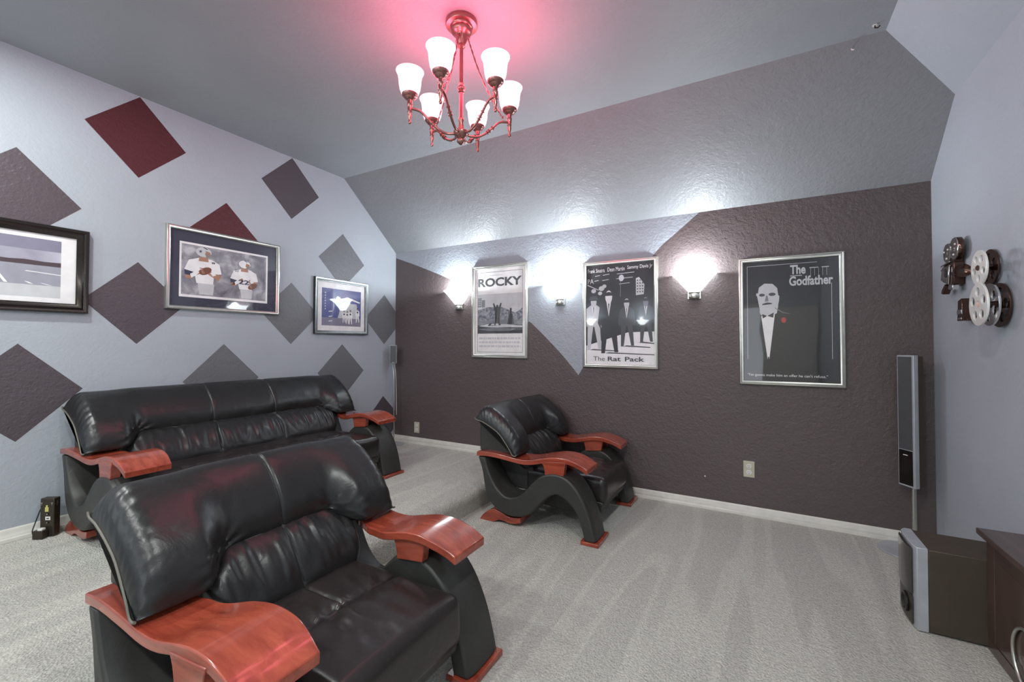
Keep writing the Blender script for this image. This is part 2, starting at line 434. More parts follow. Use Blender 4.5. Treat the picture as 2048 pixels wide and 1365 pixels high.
# ------------------------------------------------------------------ wave-arm leather seats
LOWER = [(-.941,.473),(-.915,.41),(-.896,.341),(-.870,.218),(-.822,.139),(-.748,.088),(-.666,.070),(-.579,.074),(-.505,.105),(-.443,.161),(-.392,.220),(-.342,.265),(-.292,.284),(-.244,.27),(-.196,.238),(-.155,.191),(-.128,.135),(-.110,.08),(-.097,.02)]
UPPER = [(-.862,.474),(-.845,.42),(-.826,.375),(-.78,.291),(-.723,.236),(-.667,.216),(-.601,.230),(-.548,.266),(-.495,.325),(-.443,.379),(-.392,.416),(-.330,.435),(-.263,.436),(-.205,.416),(-.155,.378),(-.108,.319),(-.068,.244),(-.039,.169),(-.017,.089),(-.003,.024)]
ARMTOP = [(-.941,.510),(-.87,.517),(-.80,.517),(-.69,.507),(-.602,.496),(-.537,.494),(-.474,.502),(-.402,.520),(-.312,.539),(-.234,.541),(-.167,.529),(-.116,.511),(-.070,.487)]
UC_M = [(-.735,.560),(-.712,.575),(-.707,.620),(-.715,.670),(-.738,.720),(-.770,.768),(-.810,.813),(-.855,.846),(-.895,.856),(-.935,.838),(-.962,.787),(-.957,.752),(-.925,.740),(-.88,.715),(-.84,.68),(-.80,.64),(-.77,.60),(-.75,.565)]
UC_S = [(-.605,.514),(-.590,.530),(-.603,.600),(-.640,.672),(-.690,.728),(-.745,.775),(-.800,.815),(-.855,.842),(-.895,.850),(-.935,.832),(-.964,.783),(-.957,.750),(-.905,.738),(-.835,.709),(-.755,.663),(-.700,.603),(-.660,.552),(-.635,.514)]

def make_seat(name, label, cat, W, seams, X0, YC0, Z0, group=None):
    """X0: world x of the front foot edge, YC0 centre, Z0 floor; W half width of the back"""
    root = thing(name, label, cat, (X0-0.45, YC0, Z0), group)
    def P(x, y, z): return Vector((X0+x, YC0+y, Z0+z))
    WO = W+0.010
    # arms
    for s in (-1, 1):
        yo, yi = s*(WO-0.002), s*(WO-0.215)
        m = MB()
        lo = catmull([(a, b, 0) for a, b in LOWER], 50); up = catmull([(a, b, 0) for a, b in UPPER], 50)
        vs = []; fs = []; NS = 7
        for j in range(NS):                       # cross-section across the width, gently crowned
            t = j/(NS-1); y = yo+(yi-yo)*t
            cr = 0.012*(1-(2*t-1)**4)-0.012
            row = []
            for i in range(50):
                a, b = lo[i], up[i]; c = (a+b)/2; h = (b-a)/2; k = 1+cr/max(h.length, 0.02)*1.0
                row.append(P(c.x-h.x*k, y, c.y-h.y*k)); row.append(P(c.x+h.x*k, y, c.y+h.y*k))
            vs += row
        R = 100
        for j in range(NS-1):
            for i in range(49):
                fs.append((j*R+2*i, j*R+2*i+2, (j+1)*R+2*i+2, (j+1)*R+2*i))
                fs.append((j*R+2*i+1, (j+1)*R+2*i+1, (j+1)*R+2*i+3, j*R+2*i+3))
            fs.append((j*R, (j+1)*R, (j+1)*R+1, j*R+1)); fs.append((j*R+98, j*R+99, (j+1)*R+99, (j+1)*R+98))
        for i in range(49):
            fs.append((2*i, 2*i+1, 2*i+3, 2*i+2)); o_ = (NS-1)*R; fs.append((o_+2*i, o_+2*i+2, o_+2*i+3, o_+2*i+1))
        m.add(vs, fs, 'side_leather'); arm = m.build('arm', root, bevel=0.010, seg=3, angle=50)
        # stitched seams running beside both edges
        for yy in (yo-s*0.022,):
            q = MB(); pts = []
            for i in range(12, 50):
                a, b = lo[i], up[i]; d = (b-a).normalized(); pts.append(P(b.x+d.x*0.0005, yy, b.y+d.y*0.0005))
            q.tube(pts, 0.0012, 'seam', 6); q.build('stitching', arm)
        # hidden cross panel on the inner side, dark hump top seen under the armrest
        # wooden armrest
        m = MB(); top = catmull([(a, b, 0) for a, b in ARMTOP], 46)
        vs = []; fs = []
        inner = [(-.95, W-.06), (-.80, W-.10), (-.65, W-.172), (-.56, W-.195), (-.40, W-.232), (-.20, W-.232), (-.05, W-.215)]
        def innery(x):
            for (a, b), (c, d) in zip(inner, inner[1:]):
                if x <= c: return b+(d-b)*sstep(a, c, x)
            return inner[-1][1]
        for p in top:
            yo2 = W+0.012-0.018*sstep(-.95, -.35, p.x); yi2 = innery(p.x)
            for yy, zz in ((yo2, 0), (yi2, 0), (yi2, -0.034), (yo2, -0.034)): vs.append(P(p.x, s*yy, p.y+zz))
        k = len(top)
        for i in range(k-1):
            for c in range(4): fs.append((4*i+c, 4*i+(c+1) % 4, 4*i+4+(c+1) % 4, 4*i+4+c))
        fs += [(0, 3, 2, 1), (4*k-4, 4*k-3, 4*k-2, 4*k-1)]
        m.add(vs, fs, 'wood'); m.build('armrest', root, bevel=0.005, seg=3, angle=50)
        # pairs of waisted wooden supports under the armrest
        sp = [(-.405,.500),(-.388,.468),(-.380,.436),(-.378,.408),(-.238,.425),(-.235,.452),(-.232,.480),(-.222,.520)]
        for y0, y1 in ((W-0.002, W-0.048), (W-0.175, W-0.215)):
            m = MB(); m.prism([P(a, s*y0, b) for a, b in sp], (0, s*(y1-y0), 0), 'wood'); m.build('armrest_support', root, bevel=0.003, seg=2)
        # front foot plate and rear arched foot
        m = MB(); a, b = sorted((s*(WO+0.006), s*(WO-0.226)))
        m.box(P(-.112, a, 0), P(.012, b, .024), 'wood'); m.build('front_foot', root, bevel=0.004, seg=2)
        m = MB(); rf = catmull([(-.925,.0,0),(-.885,.05,0),(-.81,.094,0),(-.735,.082,0),(-.66,.060,0),(-.575,.072,0)], 24)+catmull([(-.575,.034,0),(-.65,.016,0),(-.71,.024,0),(-.765,.022,0),(-.80,.0,0)], 14)
        m.prism([P(q.x, s*(W-0.01), q.y) for q in rf], (0, -s*0.17, 0), 'wood'); m.build('rear_foot', root, bevel=0.003, seg=2)
    # back shell
    m = MB()
    sh = catmull([(-.955,.505,0),(-.957,.60,0),(-.953,.70,0),(-.93,.735,0),(-.88,.715,0),(-.82,.685,0),(-.755,.64,0),(-.70,.575,0),(-.66,.505,0)], 26)
    m.prism([P(q.x, -(W-0.055), q.y) for q in sh], (0, 2*(W-0.055), 0), 'side_leather')
    lw = catmull([(-.95,.52,0),(-.935,.40,0),(-.885,.28,0),(-.80,.22,0),(-.70,.20,0),(-.60,.22,0),(-.585,.36,0),(-.63,.48,0),(-.69,.52,0)], 30)
    m.prism([P(q.x, -(W-0.235), q.y) for q in lw], (0, 2*(W-0.235), 0), 'side_leather')
    m.build('back_shell', root, bevel=0.012, seg=3, angle=60)

    # upper back cushion
    NR = 96
    ys = set()
    n0 = int(W/0.012)
    for k in range(-n0, n0+1): ys.add(round(k*W/n0, 5))
    for k in range(8):
        for s in (-1, 1): ys.add(round(s*(W-0.07*(1-math.cos(k/8*PI/2))), 5))
    for sy in seams:
        for d in (-.014, -.009, -.005, -.0025, 0, .0025, .005, .009, .014): ys.add(round(sy+d, 5))
    ys = sorted(ys)
    rm = catmull([(a, b, 0) for a, b in UC_M], NR, True); rs = catmull([(a, b, 0) for a, b in UC_S], NR, True)
    seg_per = NR/18.0; lip = int(round(10.6*seg_per))
    def ring(y):
        d = W-abs(y); sb = 1-sstep(.185, .315, d)
        R_ = [rm[i].lerp(rs[i], sb) for i in range(NR)]
        out = []
        ke = 0.0
        if d < .075: ke = 1-math.sqrt(max(0, 1-(1-d/.075)**2)); ke = min(ke, .94)
        und = [R_[i] for i in range(lip, NR)]+[R_[0]]
        for i in range(NR):
            p = R_[i]
            if i <= lip:
                t = i/lip; u = (1-t)*(len(und)-1); j = min(int(u), len(und)-2); q = und[j].lerp(und[j+1], u-j)
                dirv = (p-q); L = dirv.length; dn = dirv/L if L > 1e-5 else Vector((0, 0, 0))
                p2 = p.lerp(q, ke)
                env = math.sin(PI*min(1, max(0, t)))**0.5
                if d < .11:   # gathered pleats along the end seam
                    g = (1-d/.11)**1.3; p2 = p2+dn*(0.0055*g*env*math.sin(t*95+1.3*math.sin(t*17)))*(1-ke*0.4)
                for sy in seams:
                    q2 = math.exp(-((y-sy)/.0045)**2); q3 = math.exp(-((y-sy)/.02)**2)
                    p2 = p2-dn*env*(0.0075*q2+0.004*q3)
                # creases fanning from the ends of the groove
                gy = W-.262; gz = .575; ry = abs(y)-gy; rz = p.y-gz; rr = math.hypot(ry, rz)
                if t < 0.62:
                    th = math.atan2(rz, ry)
                    p2 = p2+dn*(0.0065*math.exp(-((rr-.055)/.045)**2)*math.sin(th*13+2.0))
                    if abs(y) < gy: p2 = p2+dn*0.0050*math.exp(-max(0, rz)/.08)*(0.6-2.0*abs(mnoise.noise(Vector((y*15, rz*4, W)))))*sstep(0, .05, t)
                    p2 = p2+dn*0.004*mnoise.noise(Vector((p.x*9, y*8, p.y*9+W)))
                p = p2
            out.append(P(p.x, y, p.y))
        return out
    vs = []; fs = []
    for y in ys: vs += ring(y)
    for j in range(len(ys)-1):
        for i in range(NR): fs.append((j*NR+i, j*NR+(i+1) % NR, (j+1)*NR+(i+1) % NR, (j+1)*NR+i))
    fs += [tuple(range(NR)), tuple((len(ys)-1)*NR+i for i in range(NR-1, -1, -1))]
    m = MB(); m.add(vs, fs, 'leather'); uc = m.build('back_cushion', root, smooth=True)
    for s in (-1, 1):
        m = MB(); pts = [P(rs[i].x, s*(W+0.001), rs[i].y) for i in range(lip-1, NR, 2)]+[P(rs[0].x, s*(W+0.001), rs[0].y)]
        m.tube(pts, 0.0045, 'piping', 8); m.build('piping', uc, smooth=True)
    for sy in seams:
        for dy in (-.005, .005):
            m = MB(); r_ = ring(sy+dy); c_ = sum((Vector(v) for v in r_), Vector())/NR
            pts = [r_[i]+(r_[i]-c_).normalized()*0.0006 for i in range(3, lip-3)]
            m.tube(pts, 0.0008, 'seam', 6); m.build('stitching', uc)

    # lumbar cushion
    LF = catmull([(-.735,.590,0),(-.700,.583,0),(-.655,.553,0),(-.612,.500,0),(-.583,.440,0),(-.566,.392,0),(-.572,.345,0),(-.62,.32,0),(-.70,.36,0),(-.755,.45,0),(-.76,.53,0)], 64, True)
    ts = set(round(k/44, 5) for k in range(-44, 45))
    if W > .7: ts = set(round(k/90, 5) for k in range(-90, 91))
    hw0 = W-.232
    for sy in seams:
        for d in (-.014, -.009, -.005, -.0025, 0, .0025, .005, .009, .014): ts.add(round((sy+d)/hw0, 6))
    ts = sorted(ts)
    def lring(t):
        out = []
        for i, q in enumerate(LF):
            hw = W-.205-(.050*sstep(.52, .59, q.y))-(.022*(1-sstep(.33, .43, q.y)))
            y = t*hw
            e_ = 0
            if (1-abs(t))*hw < .06: u = (1-abs(t))*hw/.06; e_ = 1-math.sqrt(max(0, 1-(1-u)**2))
            c = Vector((-.72, .45, 0)); p = q.lerp(c, e_*0.55)
            dn = (q-c).normalized()
            if i < 30:
                f = 0.0058*sstep(.40, .46, q.y)*(1-0.4*sstep(.57, .59, q.y))
                p = p+dn*f*1.25*(0.75-2.1*abs(mnoise.noise(Vector((y*17+q.y*3, q.y*5.5, W*3))))+0.6*mnoise.noise(Vector((y*42, q.y*9, W))))
                p = p+dn*0.004*mnoise.noise(Vector((y*7, q.y*8, 4+W)))
                for sy in seams: p = p-dn*(0.0075*math.exp(-((t*hw0-sy)/.0045)**2)+0.004*math.exp(-((t*hw0-sy)/.02)**2))
            out.append(P(p.x, y, p.y))
        return out
    vs = []; fs = []; n = len(LF)
    for t in ts: vs += lring(t)
    for j in range(len(ts)-1):
        for i in range(n): fs.append((j*n+i, j*n+(i+1) % n, (j+1)*n+(i+1) % n, (j+1)*n+i))
    fs += [tuple(range(n)), tuple((len(ts)-1)*n+i for i in range(n-1, -1, -1))]
    m = MB(); m.add(vs, fs, 'leather'); lc = m.build('lumbar_cushion', root, smooth=True)
    for sy in seams:
        for dy in (-.005, .005):
            m = MB(); r_ = lring((sy+dy)/hw0); c_ = P(-.72, sy, .45)
            m.tube([r_[i]+(r_[i]-c_).normalized()*0.0006 for i in range(3, 30)], 0.0008, 'seam', 6); m.build('stitching', lc)

    # seat cushion: rounded slab with a cross crease, seams and folds
    hw = W-.232; lo = Vector((-.66, -hw, .185)); hi = Vector((-.022, hw, .372)); r = .040
    def rb_surface(lo, hi, r, nx, ny, nz, fn, mat_, name_, par):
        vs = {}; V = []; F = []
        def g(i, n_, a, b):   # denser near the ends
            t = i/n_; return a+(b-a)*t
        def idx(i, j, k):
            if (i, j, k) not in vs:
                p = Vector((g(i, nx, lo.x, hi.x), g(j, ny, lo.y, hi.y), g(k, nz, lo.z, hi.z)))
                c = Vector((min(max(p.x, lo.x+r), hi.x-r), min(max(p.y, lo.y+r), hi.y-r), min(max(p.z, lo.z+r), hi.z-r)))
                d = p-c; q = c+d.normalized()*r if d.length > 1e-6 else p
                nn = d.normalized() if d.length > 1e-6 else Vector((0, 0, 1))
                q = fn(q, nn); vs[(i, j, k)] = len(V); V.append(P(q.x, q.y, q.z))
            return vs[(i, j, k)]
        for i in range(nx):
            for j in range(ny):
                F.append((idx(i,j,nz), idx(i+1,j,nz), idx(i+1,j+1,nz), idx(i,j+1,nz))); F.append((idx(i,j,0), idx(i,j+1,0), idx(i+1,j+1,0), idx(i+1,j,0)))
        for j in range(ny):
            for k in range(nz):
                F.append((idx(nx,j,k), idx(nx,j+1,k), idx(nx,j+1,k+1), idx(nx,j,k+1))); F.append((idx(0,j,k), idx(0,j,k+1), idx(0,j+1,k+1), idx(0,j+1,k)))
        for i in range(nx):
            for k in range(nz):
                F.append((idx(i,0,k), idx(i+1,0,k), idx(i+1,0,k+1), idx(i,0,k+1))); F.append((idx(i,ny,k), idx(i,ny,k+1), idx(i+1,ny,k+1), idx(i+1,ny,k)))
        mm = MB(); mm.add(V, F, mat_); return mm.build(name_, par, smooth=True)
    CR = -.338
    def seat_fn(q, nn):
        q = Vector(q); y = q.y; x = q.x
        if nn.z > 0.2:
            crown = (1-(y/hw)**4)
            q.z += 0.010*crown*nn.z
            q.z -= (0.013*math.exp(-((x-CR)/.0055)**2)+0.007*math.exp(-((x-CR)/.035)**2))*nn.z
            for sy in seams:
                if x < CR: q.z -= (0.007*math.exp(-((y-sy)/.006)**2))*nn.z
            nzv = mnoise.noise(Vector((y*5, x*3, W)))
            fold = 0.7-3.2*abs(mnoise.noise(Vector((y*15+x*4, x*5, W+3))))+0.45*math.sin(y*74+x*10+7*mnoise.noise(Vector((y*2.3, x*4, W+3))))
            if x > CR: env = math.exp(-(x-CR)/.13)*sstep(CR, CR+.035, x)
            else: env = 0.9*math.exp(-(CR-x)/.09)*sstep(0, .02, CR-x)
            q.z += 0.0125*fold*env*nn.z*(0.55+1.2*abs(mnoise.noise(Vector((y*3.7, x*2, 1.5+W)))))*(1-abs(y/hw)**8)
            q.z += 0.006*mnoise.noise(Vector((x*6, y*6, 2+W)))*nn.z
        if nn.x > 0.3:
            q.x += 0.010*(1-((q.z-.28)/.1)**2)*nn.x*1.0+0.004*mnoise.noise(Vector((q.z*9, y*5, W)))
        return q
    sc = rb_surface(lo, hi, r, 110, int(2*hw/.008), 14, seat_fn, 'seat_leather', 'seat_cushion', root)
    # base rail under the seat
    m = MB(); br = catmull([(-.62,.20,0),(-.35,.21,0),(-.06,.21,0),(-.045,.17,0),(-.075,.13,0),(-.25,.11,0),(-.62,.12,0)], 30)
    m.prism([P(q.x, -hw, q.y) for q in br], (0, 2*hw, 0), 'side_leather'); m.build('base_rail', root, bevel=0.006, seg=2, angle=50)
    if W > .7:
        m = MB(); m.box(P(-.80, -(W-.2), .02), P(-.74, W-.2, .085), 'wood'); m.build('rear_rail', root, bevel=0.004)
    return root

near = make_seat('armchair', 'black leather armchair with wavy cherry wood arms in the near foreground, one centre seam', 'armchair', 0.515, (0.0,), -0.970, 1.085, 0.0, 'wave-arm leather armchairs on the lower floor')
far = copy_tree(near, loc=(-0.925-0.45, 3.273, 0.0))
far['label'] = 'black leather armchair with wavy cherry wood arms standing against the dark poster wall'
make_seat('sofa', 'long black leather sofa with three-section back and cherry wood arms on the raised platform', 'sofa', 0.975, (-0.235, 0.235), -2.790, 1.948, PLAT)

# ------------------------------------------------------------------ chandelier
CX_, CY_ = -1.389, 1.883
ch = thing('chandelier', 'six-light bronze chandelier with white bell shades hanging from the ceiling', 'chandelier', (CX_, CY_, CEIL))
def rp(r, a, z): return (CX_+r*math.cos(math.radians(a)), CY_+r*math.sin(math.radians(a)), z)
m = MB(); m.lathe((CX_, CY_, 0), [(0, CEIL), (.084, CEIL), (.086, CEIL-.004), (.086, CEIL-.022), (.083, CEIL-.027), (.062, CEIL-.030), (.060, CEIL-.036), (.054, CEIL-.040), (.058, CEIL-.046), (.057, CEIL-.056), (.048, CEIL-.068), (.034, CEIL-.076), (.031, CEIL-.09), (.026, CEIL-.112), (.017, CEIL-.125), (.014, CEIL-.14), (0, CEIL-.14)], 'bronze', 36)
m.build('canopy', ch, smooth=True)
m = MB(); m.lathe((CX_, CY_, 0), [(0, 2.955), (.014, 2.953), (.020, 2.942), (.020, 2.932), (.010, 2.924), (.010, 2.735), (.016, 2.730), (.012, 2.722), (.012, 2.716), (.021, 2.708), (.021, 2.700), (.012, 2.692), (.016, 2.684), (.010, 2.680), (.010, 2.545), (.015, 2.54), (.015, 2.53), (.011, 2.52), (.015, 2.49), (.015, 2.47)], 'bronze', 20)
m.build('stem', ch, smooth=True)
m = MB(); m.lathe((CX_, CY_, 0), [(0, 2.48), (.022, 2.478), (.040, 2.468), (.042, 2.456), (.034, 2.444), (.022, 2.436), (.016, 2.430), (.022, 2.422), (.022, 2.412), (.012, 2.402), (0, 2.394)], 'bronze', 28)
m.build('hub', ch, smooth=True)
for k, a in enumerate((-135, -75, -15, 45, 105, 165)):
    m = MB(); path = catmull([rp(.03, a, 2.455), rp(.075, a, 2.448), rp(.125, a, 2.468), (rp(.175, a, 2.512)), rp(.215, a, 2.548), rp(.262, a, 2.556)], 26)
    m.tube(path, .0068, 'bronze', 10)
    for q in (12, 13.5, 15):
        i = int(q); m.tube([path[i]-(path[i+1]-path[i])*.2, path[i]+(path[i+1]-path[i])*.2], .0115, 'bronze', 12)
    m.build('arm', ch, smooth=True)
    c = rp(.27, a, 0)
    m = MB(); m.lathe(c, [(0, 2.610), (.030, 2.612), (.040, 2.622), (.043, 2.636), (.040, 2.636), (.036, 2.620), (.026, 2.606), (.013, 2.598), (.012, 2.580), (.015, 2.576), (.012, 2.571), (.013, 2.560), (.010, 2.545), (.013, 2.540), (.009, 2.534), (.011, 2.520), (.006, 2.500), (.005, 2.492), (.009, 2.484), (.006, 2.475), (0, 2.473)], 'bronze', 22)
    m.build('lamp_holder', ch, smooth=True)
    m = MB(); m.lathe(c, [(.030, 2.618), (.043, 2.632), (.052, 2.655), (.057, 2.685), (.059, 2.71), (.063, 2.732), (.072, 2.750), (.069, 2.750), (.060, 2.733), (.056, 2.71), (.054, 2.685), (.049, 2.655), (.040, 2.634), (.028, 2.622)], 'shade_glass', 30)
    m.build('lamp_shade', ch, smooth=True)
    d = rp(.27, a, 2.79)
    l_ = lamp('POINT', 'chandelier_bulb', d, CHAND_W, (1.0, 0.13, 0.27), 0.06)
for a in (-75, 45, 165):
    m = MB()
    path = catmull([rp(.036, a, 2.985), rp(.055, a, 2.93), rp(.095, a, 2.82), rp(.15, a, 2.705), rp(.205, a, 2.615), rp(.235, a, 2.575)], 40)
    for st in (0, 1):
        tw = []
        for i, p in enumerate(path):
            t = (path[min(i+1, 39)]-path[max(i-1, 0)]).normalized(); u = t.orthogonal().normalized(); b = t.cross(u); an = i*1.1+PI*st
            tw.append(p+(u*math.cos(an)+b*math.sin(an))*.0024)
        m.tube(tw, .0024, 'bronze', 6)
    m.tube([path[0]+Vector((math.cos(q), 0, math.sin(q)))*.012 for q in [k_*PI/6 for k_ in range(13)]], .0015, 'bronze', 6)
    m.tube([path[-1]+Vector((math.cos(q), 0, math.sin(q)))*.012 for q in [k_*PI/6 for k_ in range(13)]], .0015, 'bronze', 6)
    m.build('rope', ch, smooth=True)

# ------------------------------------------------------------------ wall sconces
def sconce(x, label, ywall=YR, sgn=-1, group='wedge glass wall sconces on the poster wall'):
    s = thing('wall_sconce', label, 'wall lamp', (x, ywall, 1.74), group)
    a0, a1 = (PI, 2*PI) if sgn < 0 else (0, PI)
    m = MB(); yy = ywall+sgn*0.004
    outer = [(.040, 1.750), (.062, 1.778), (.095, 1.818), (.130, 1.862), (.160, 1.892), (.170, 1.900)]
    inner_ = [(.165, 1.901), (.154, 1.890), (.125, 1.862), (.090, 1.820), (.057, 1.782), (.034, 1.755)]
    m.lathe((x, yy, 0), outer+inner_, 'sconce_glass', 26, 'z', a0, a1, True); m.build('lamp_shade', s, smooth=True)
    m = MB(); m.lathe((x, ywall, 0), [(0, 1.700), (.038, 1.700), (.044, 1.706), (.044, 1.735), (.040, 1.742), (.046, 1.748), (.046, 1.758), (0, 1.758)], 'silver', 20, 'z', a0, a1)
    m.box((x-.05, min(ywall, ywall+sgn*.012), 1.70), (x+.05, max(ywall, ywall+sgn*.012), 1.86), 'silver'); m.build('holder', s, smooth=True)
    m = MB(); m.lathe((x, ywall+sgn*.07, 0), [(0, 1.885), (.014, 1.88), (.021, 1.865), (.021, 1.85), (.012, 1.82), (.010, 1.758), (0, 1.758)], 'sconce_glass', 14); m.build('bulb', s, smooth=True)
    lamp('POINT', 'sconce_bulb', (x, ywall+sgn*.10, 1.905), SCONCE_W, (0.87, 0.95, 1.0), 0.022)
    return s
sconce(-2.850, 'lit wedge-shaped glass wall sconce left of the white boxing poster, nearest the room corner')
sconce(-1.655, 'lit wedge-shaped glass wall sconce between the white poster and the black and white street poster')
sconce(-0.460, 'lit wedge-shaped glass wall sconce beside the large black portrait poster')
for x, lb in ((-3.43, 'first'), (-2.26, 'second'), (-1.06, 'third')):
    sconce(x, 'lit wedge-shaped glass wall sconce, %s from the left wall, on the wall behind the viewer' % lb, YB, 1, 'sconces on the wall behind the viewer')

# fill lights added to brighten the room, shaped as ceiling discs out of view
for i, (x, y) in enumerate(FILL_XY):
    r_ = thing('added_fill_light', 'round white ceiling disc added as fill light, '+FILL_WHERE[i], 'fill light', (x, y, CEIL), 'added fill lights out of view')
    m = MB(); m.lathe((x, y, 0), [(.085, CEIL), (.085, CEIL-.006), (.066, CEIL-.008), (.064, CEIL-.001)], 'white_trim', 28); m.build('trim_ring', r_, smooth=True)
    m = MB(); m.lathe((x, y, 0), [(0, CEIL-.003), (.063, CEIL-.003)], 'fill_glow', 28); m.build('lens', r_)
    lamp('AREA', 'added_fill_lamp', (x, y, CEIL-.02), FILL_W, (0.96, 1.0, 0.97), 0.14)

# ------------------------------------------------------------------ framed pictures
class Frame:
    """a picture on a wall; u to the viewer's right, v up, n out of the wall"""
    def __init__(s, name, label, wall, u0, u1, v0, v1, prof, mat_, cat='framed picture', group=None, side=None):
        s.wall = wall; s.W = u1-u0; s.H = v1-v0; s.u0 = u0; s.v0 = v0; s.print_depth = 0.010
        s.root = thing(name, label, cat, s.pt(s.W/2, 0, 0), group)
        m = MB(); k = len(prof); vs = []; fs = []
        for (cu, cv) in ((0, 0), (1, 0), (1, 1), (0, 1)):
            for (ins, h) in prof:
                vs.append(s.pt(ins if cu == 0 else s.W-ins, ins if cv == 0 else s.H-ins, h))
        for c in range(4):
            for i in range(k-1): fs.append((c*k+i, ((c+1) % 4)*k+i, ((c+1) % 4)*k+i+1, c*k+i+1))
        m.add(vs, fs, mat_); m.build('frame', s.root, smooth=True, angle=35)
        m = MB(); b = [s.pt(.004, .004, .001), s.pt(s.W-.004, .004, .001), s.pt(s.W-.004, s.H-.004, .001), s.pt(.004, s.H-.004, .001)]
        m.prism(b, s.vec(0, 0, .006), 'ink_black'); m.build('backing_board', s.root)
        s.ins = prof[-1][0]
        g = s.ins-.004; m = MB()
        m.prism([s.pt(g, g, .015), s.pt(s.W-g, g, .015), s.pt(s.W-g, s.H-g, .015), s.pt(g, s.H-g, .015)], s.vec(0, 0, .0015), 'pane'); s.pane = m
        s.art = MB(); s.layer = 0
    def vec(s, u, v, n): return Vector((u, -n, v)) if s.wall == 'R' else Vector((n, u, v))
    def pt(s, u, v, n):
        if s.wall == 'R': return Vector((s.u0+u, YR-n, s.v0+v))
        return Vector((XL+n, s.u0+u, s.v0+v))
    # art in fractions of the whole frame rectangle, origin lower left
    def poly(s, pts, m):
        s.layer += 1; n = s.print_depth-.002+s.layer*0.00004
        s.art.poly([s.pt(a*s.W, b*s.H, n) for a, b in pts], m)
    def rect(s, a0, b0, a1, b1, m): s.poly([(a0, b0), (a1, b0), (a1, b1), (a0, b1)], m)
    def ell(s, a, b, ra, rb, m, n=20, rot=0):
        asp = s.W/s.H; pts = []
        for k in range(n):
            t = 2*PI*k/n; x = ra*math.cos(t); y = rb*math.sin(t)/asp; xr = x*math.cos(rot)-y*math.sin(rot); yr = x*math.sin(rot)+y*math.cos(rot)
            pts.append((a+xr, b+yr*asp))
        s.poly(pts, m)
    def text(s, body, a0, a1, b0, b1, m, bold=0.0, name='lettering'):
        cu = bpy.data.curves.new('text', 'FONT'); cu.body = body; cu.size = 1; cu.offset = bold; cu.resolution_u = 3
        to = bpy.data.objects.new('text', cu); COL.objects.link(to); bpy.context.view_layer.update()
        dg = bpy.context.evaluated_depsgraph_get(); me = bpy.data.meshes.new_from_object(to.evaluated_get(dg))
        bpy.data.objects.remove(to); bpy.data.curves.remove(cu)
        xs = [v.co.x for v in me.vertices]; zs = [v.co.y for v in me.vertices]
        x0, x1, z0, z1 = min(xs), max(xs), min(zs), max(zs); s.layer += 1; n = s.print_depth-.002+s.layer*0.00004
        off = world_of(s.root)
        for v in me.vertices:
            u = (a0+(v.co.x-x0)/(x1-x0)*(a1-a0))*s.W; vv = (b0+(v.co.y-z0)/(z1-z0)*(b1-b0))*s.H
            v.co = s.pt(u, vv, n)-off
        me.materials.clear(); me.materials.append(M[m]); return link_mesh(name, me, s.root)
    def done(s):
        s.art.build('print', s.root); s.pane.build('glass_pane', s.root); return s.root

def man(F, u, v, h, suit, skin='ink_light', shirt='ink_white', wd=1.0, hat=False, stride=0.3):
    """a plain standing figure in a suit, v at the feet"""
    a = F.W/F.H; w_ = h*0.30/a*wd
    F.poly([(u-w_*.42, v), (u-w_*.22, v), (u-w_*.02, v+h*.48), (u-w_*.40, v+h*.50)], suit)
    F.poly([(u+w_*(.16+stride*.5), v+h*.02), (u+w_*(.36+stride*.5), v+h*.02), (u+w_*.40, v+h*.50), (u+w_*.02, v+h*.48)], suit)
    F.poly([(u-w_*.42, v+h*.44), (u+w_*.42, v+h*.44), (u+w_*.50, v+h*.78), (u+w_*.20, v+h*.85), (u-w_*.20, v+h*.85), (u-w_*.50, v+h*.78)], suit)
    F.poly([(u-w_*.50, v+h*.78), (u-w_*.62, v+h*.50), (u-w_*.50, v+h*.42), (u-w_*.38, v+h*.50), (u-w_*.30, v+h*.74)], suit)
    F.poly([(u+w_*.50, v+h*.78), (u+w_*.30, v+h*.74), (u+w_*.38, v+h*.50), (u+w_*.50, v+h*.42), (u+w_*.62, v+h*.50)], suit)
    F.poly([(u, v+h*.60), (u+w_*.13, v+h*.845), (u-w_*.13, v+h*.845)], shirt)
    F.poly([(u, v+h*.62), (u+w_*.035, v+h*.82), (u-w_*.035, v+h*.82)], 'ink_black')
    F.ell(u, v+h*.915, w_*.19, w_*.25, skin)
    F.poly([(u-w_*.20, v+h*.935), (u+w_*.20, v+h*.935), (u+w_*.17, v+h*.985), (u, v+h*1.0), (u-w_*.17, v+h*.985)], 'ink_black')
    if hat: F.poly([(u-w_*.34, v+h*.95), (u+w_*.34, v+h*.95), (u+w_*.18, v+h*1.02), (u-w_*.18, v+h*1.02)], 'ink_grey')

POSTER_PROF = [(0, 0), (0, .026), (.004, .030), (.010, .030), (.014, .025), (.020, .027), (.028, .024), (.032, .018), (.032, .012)]
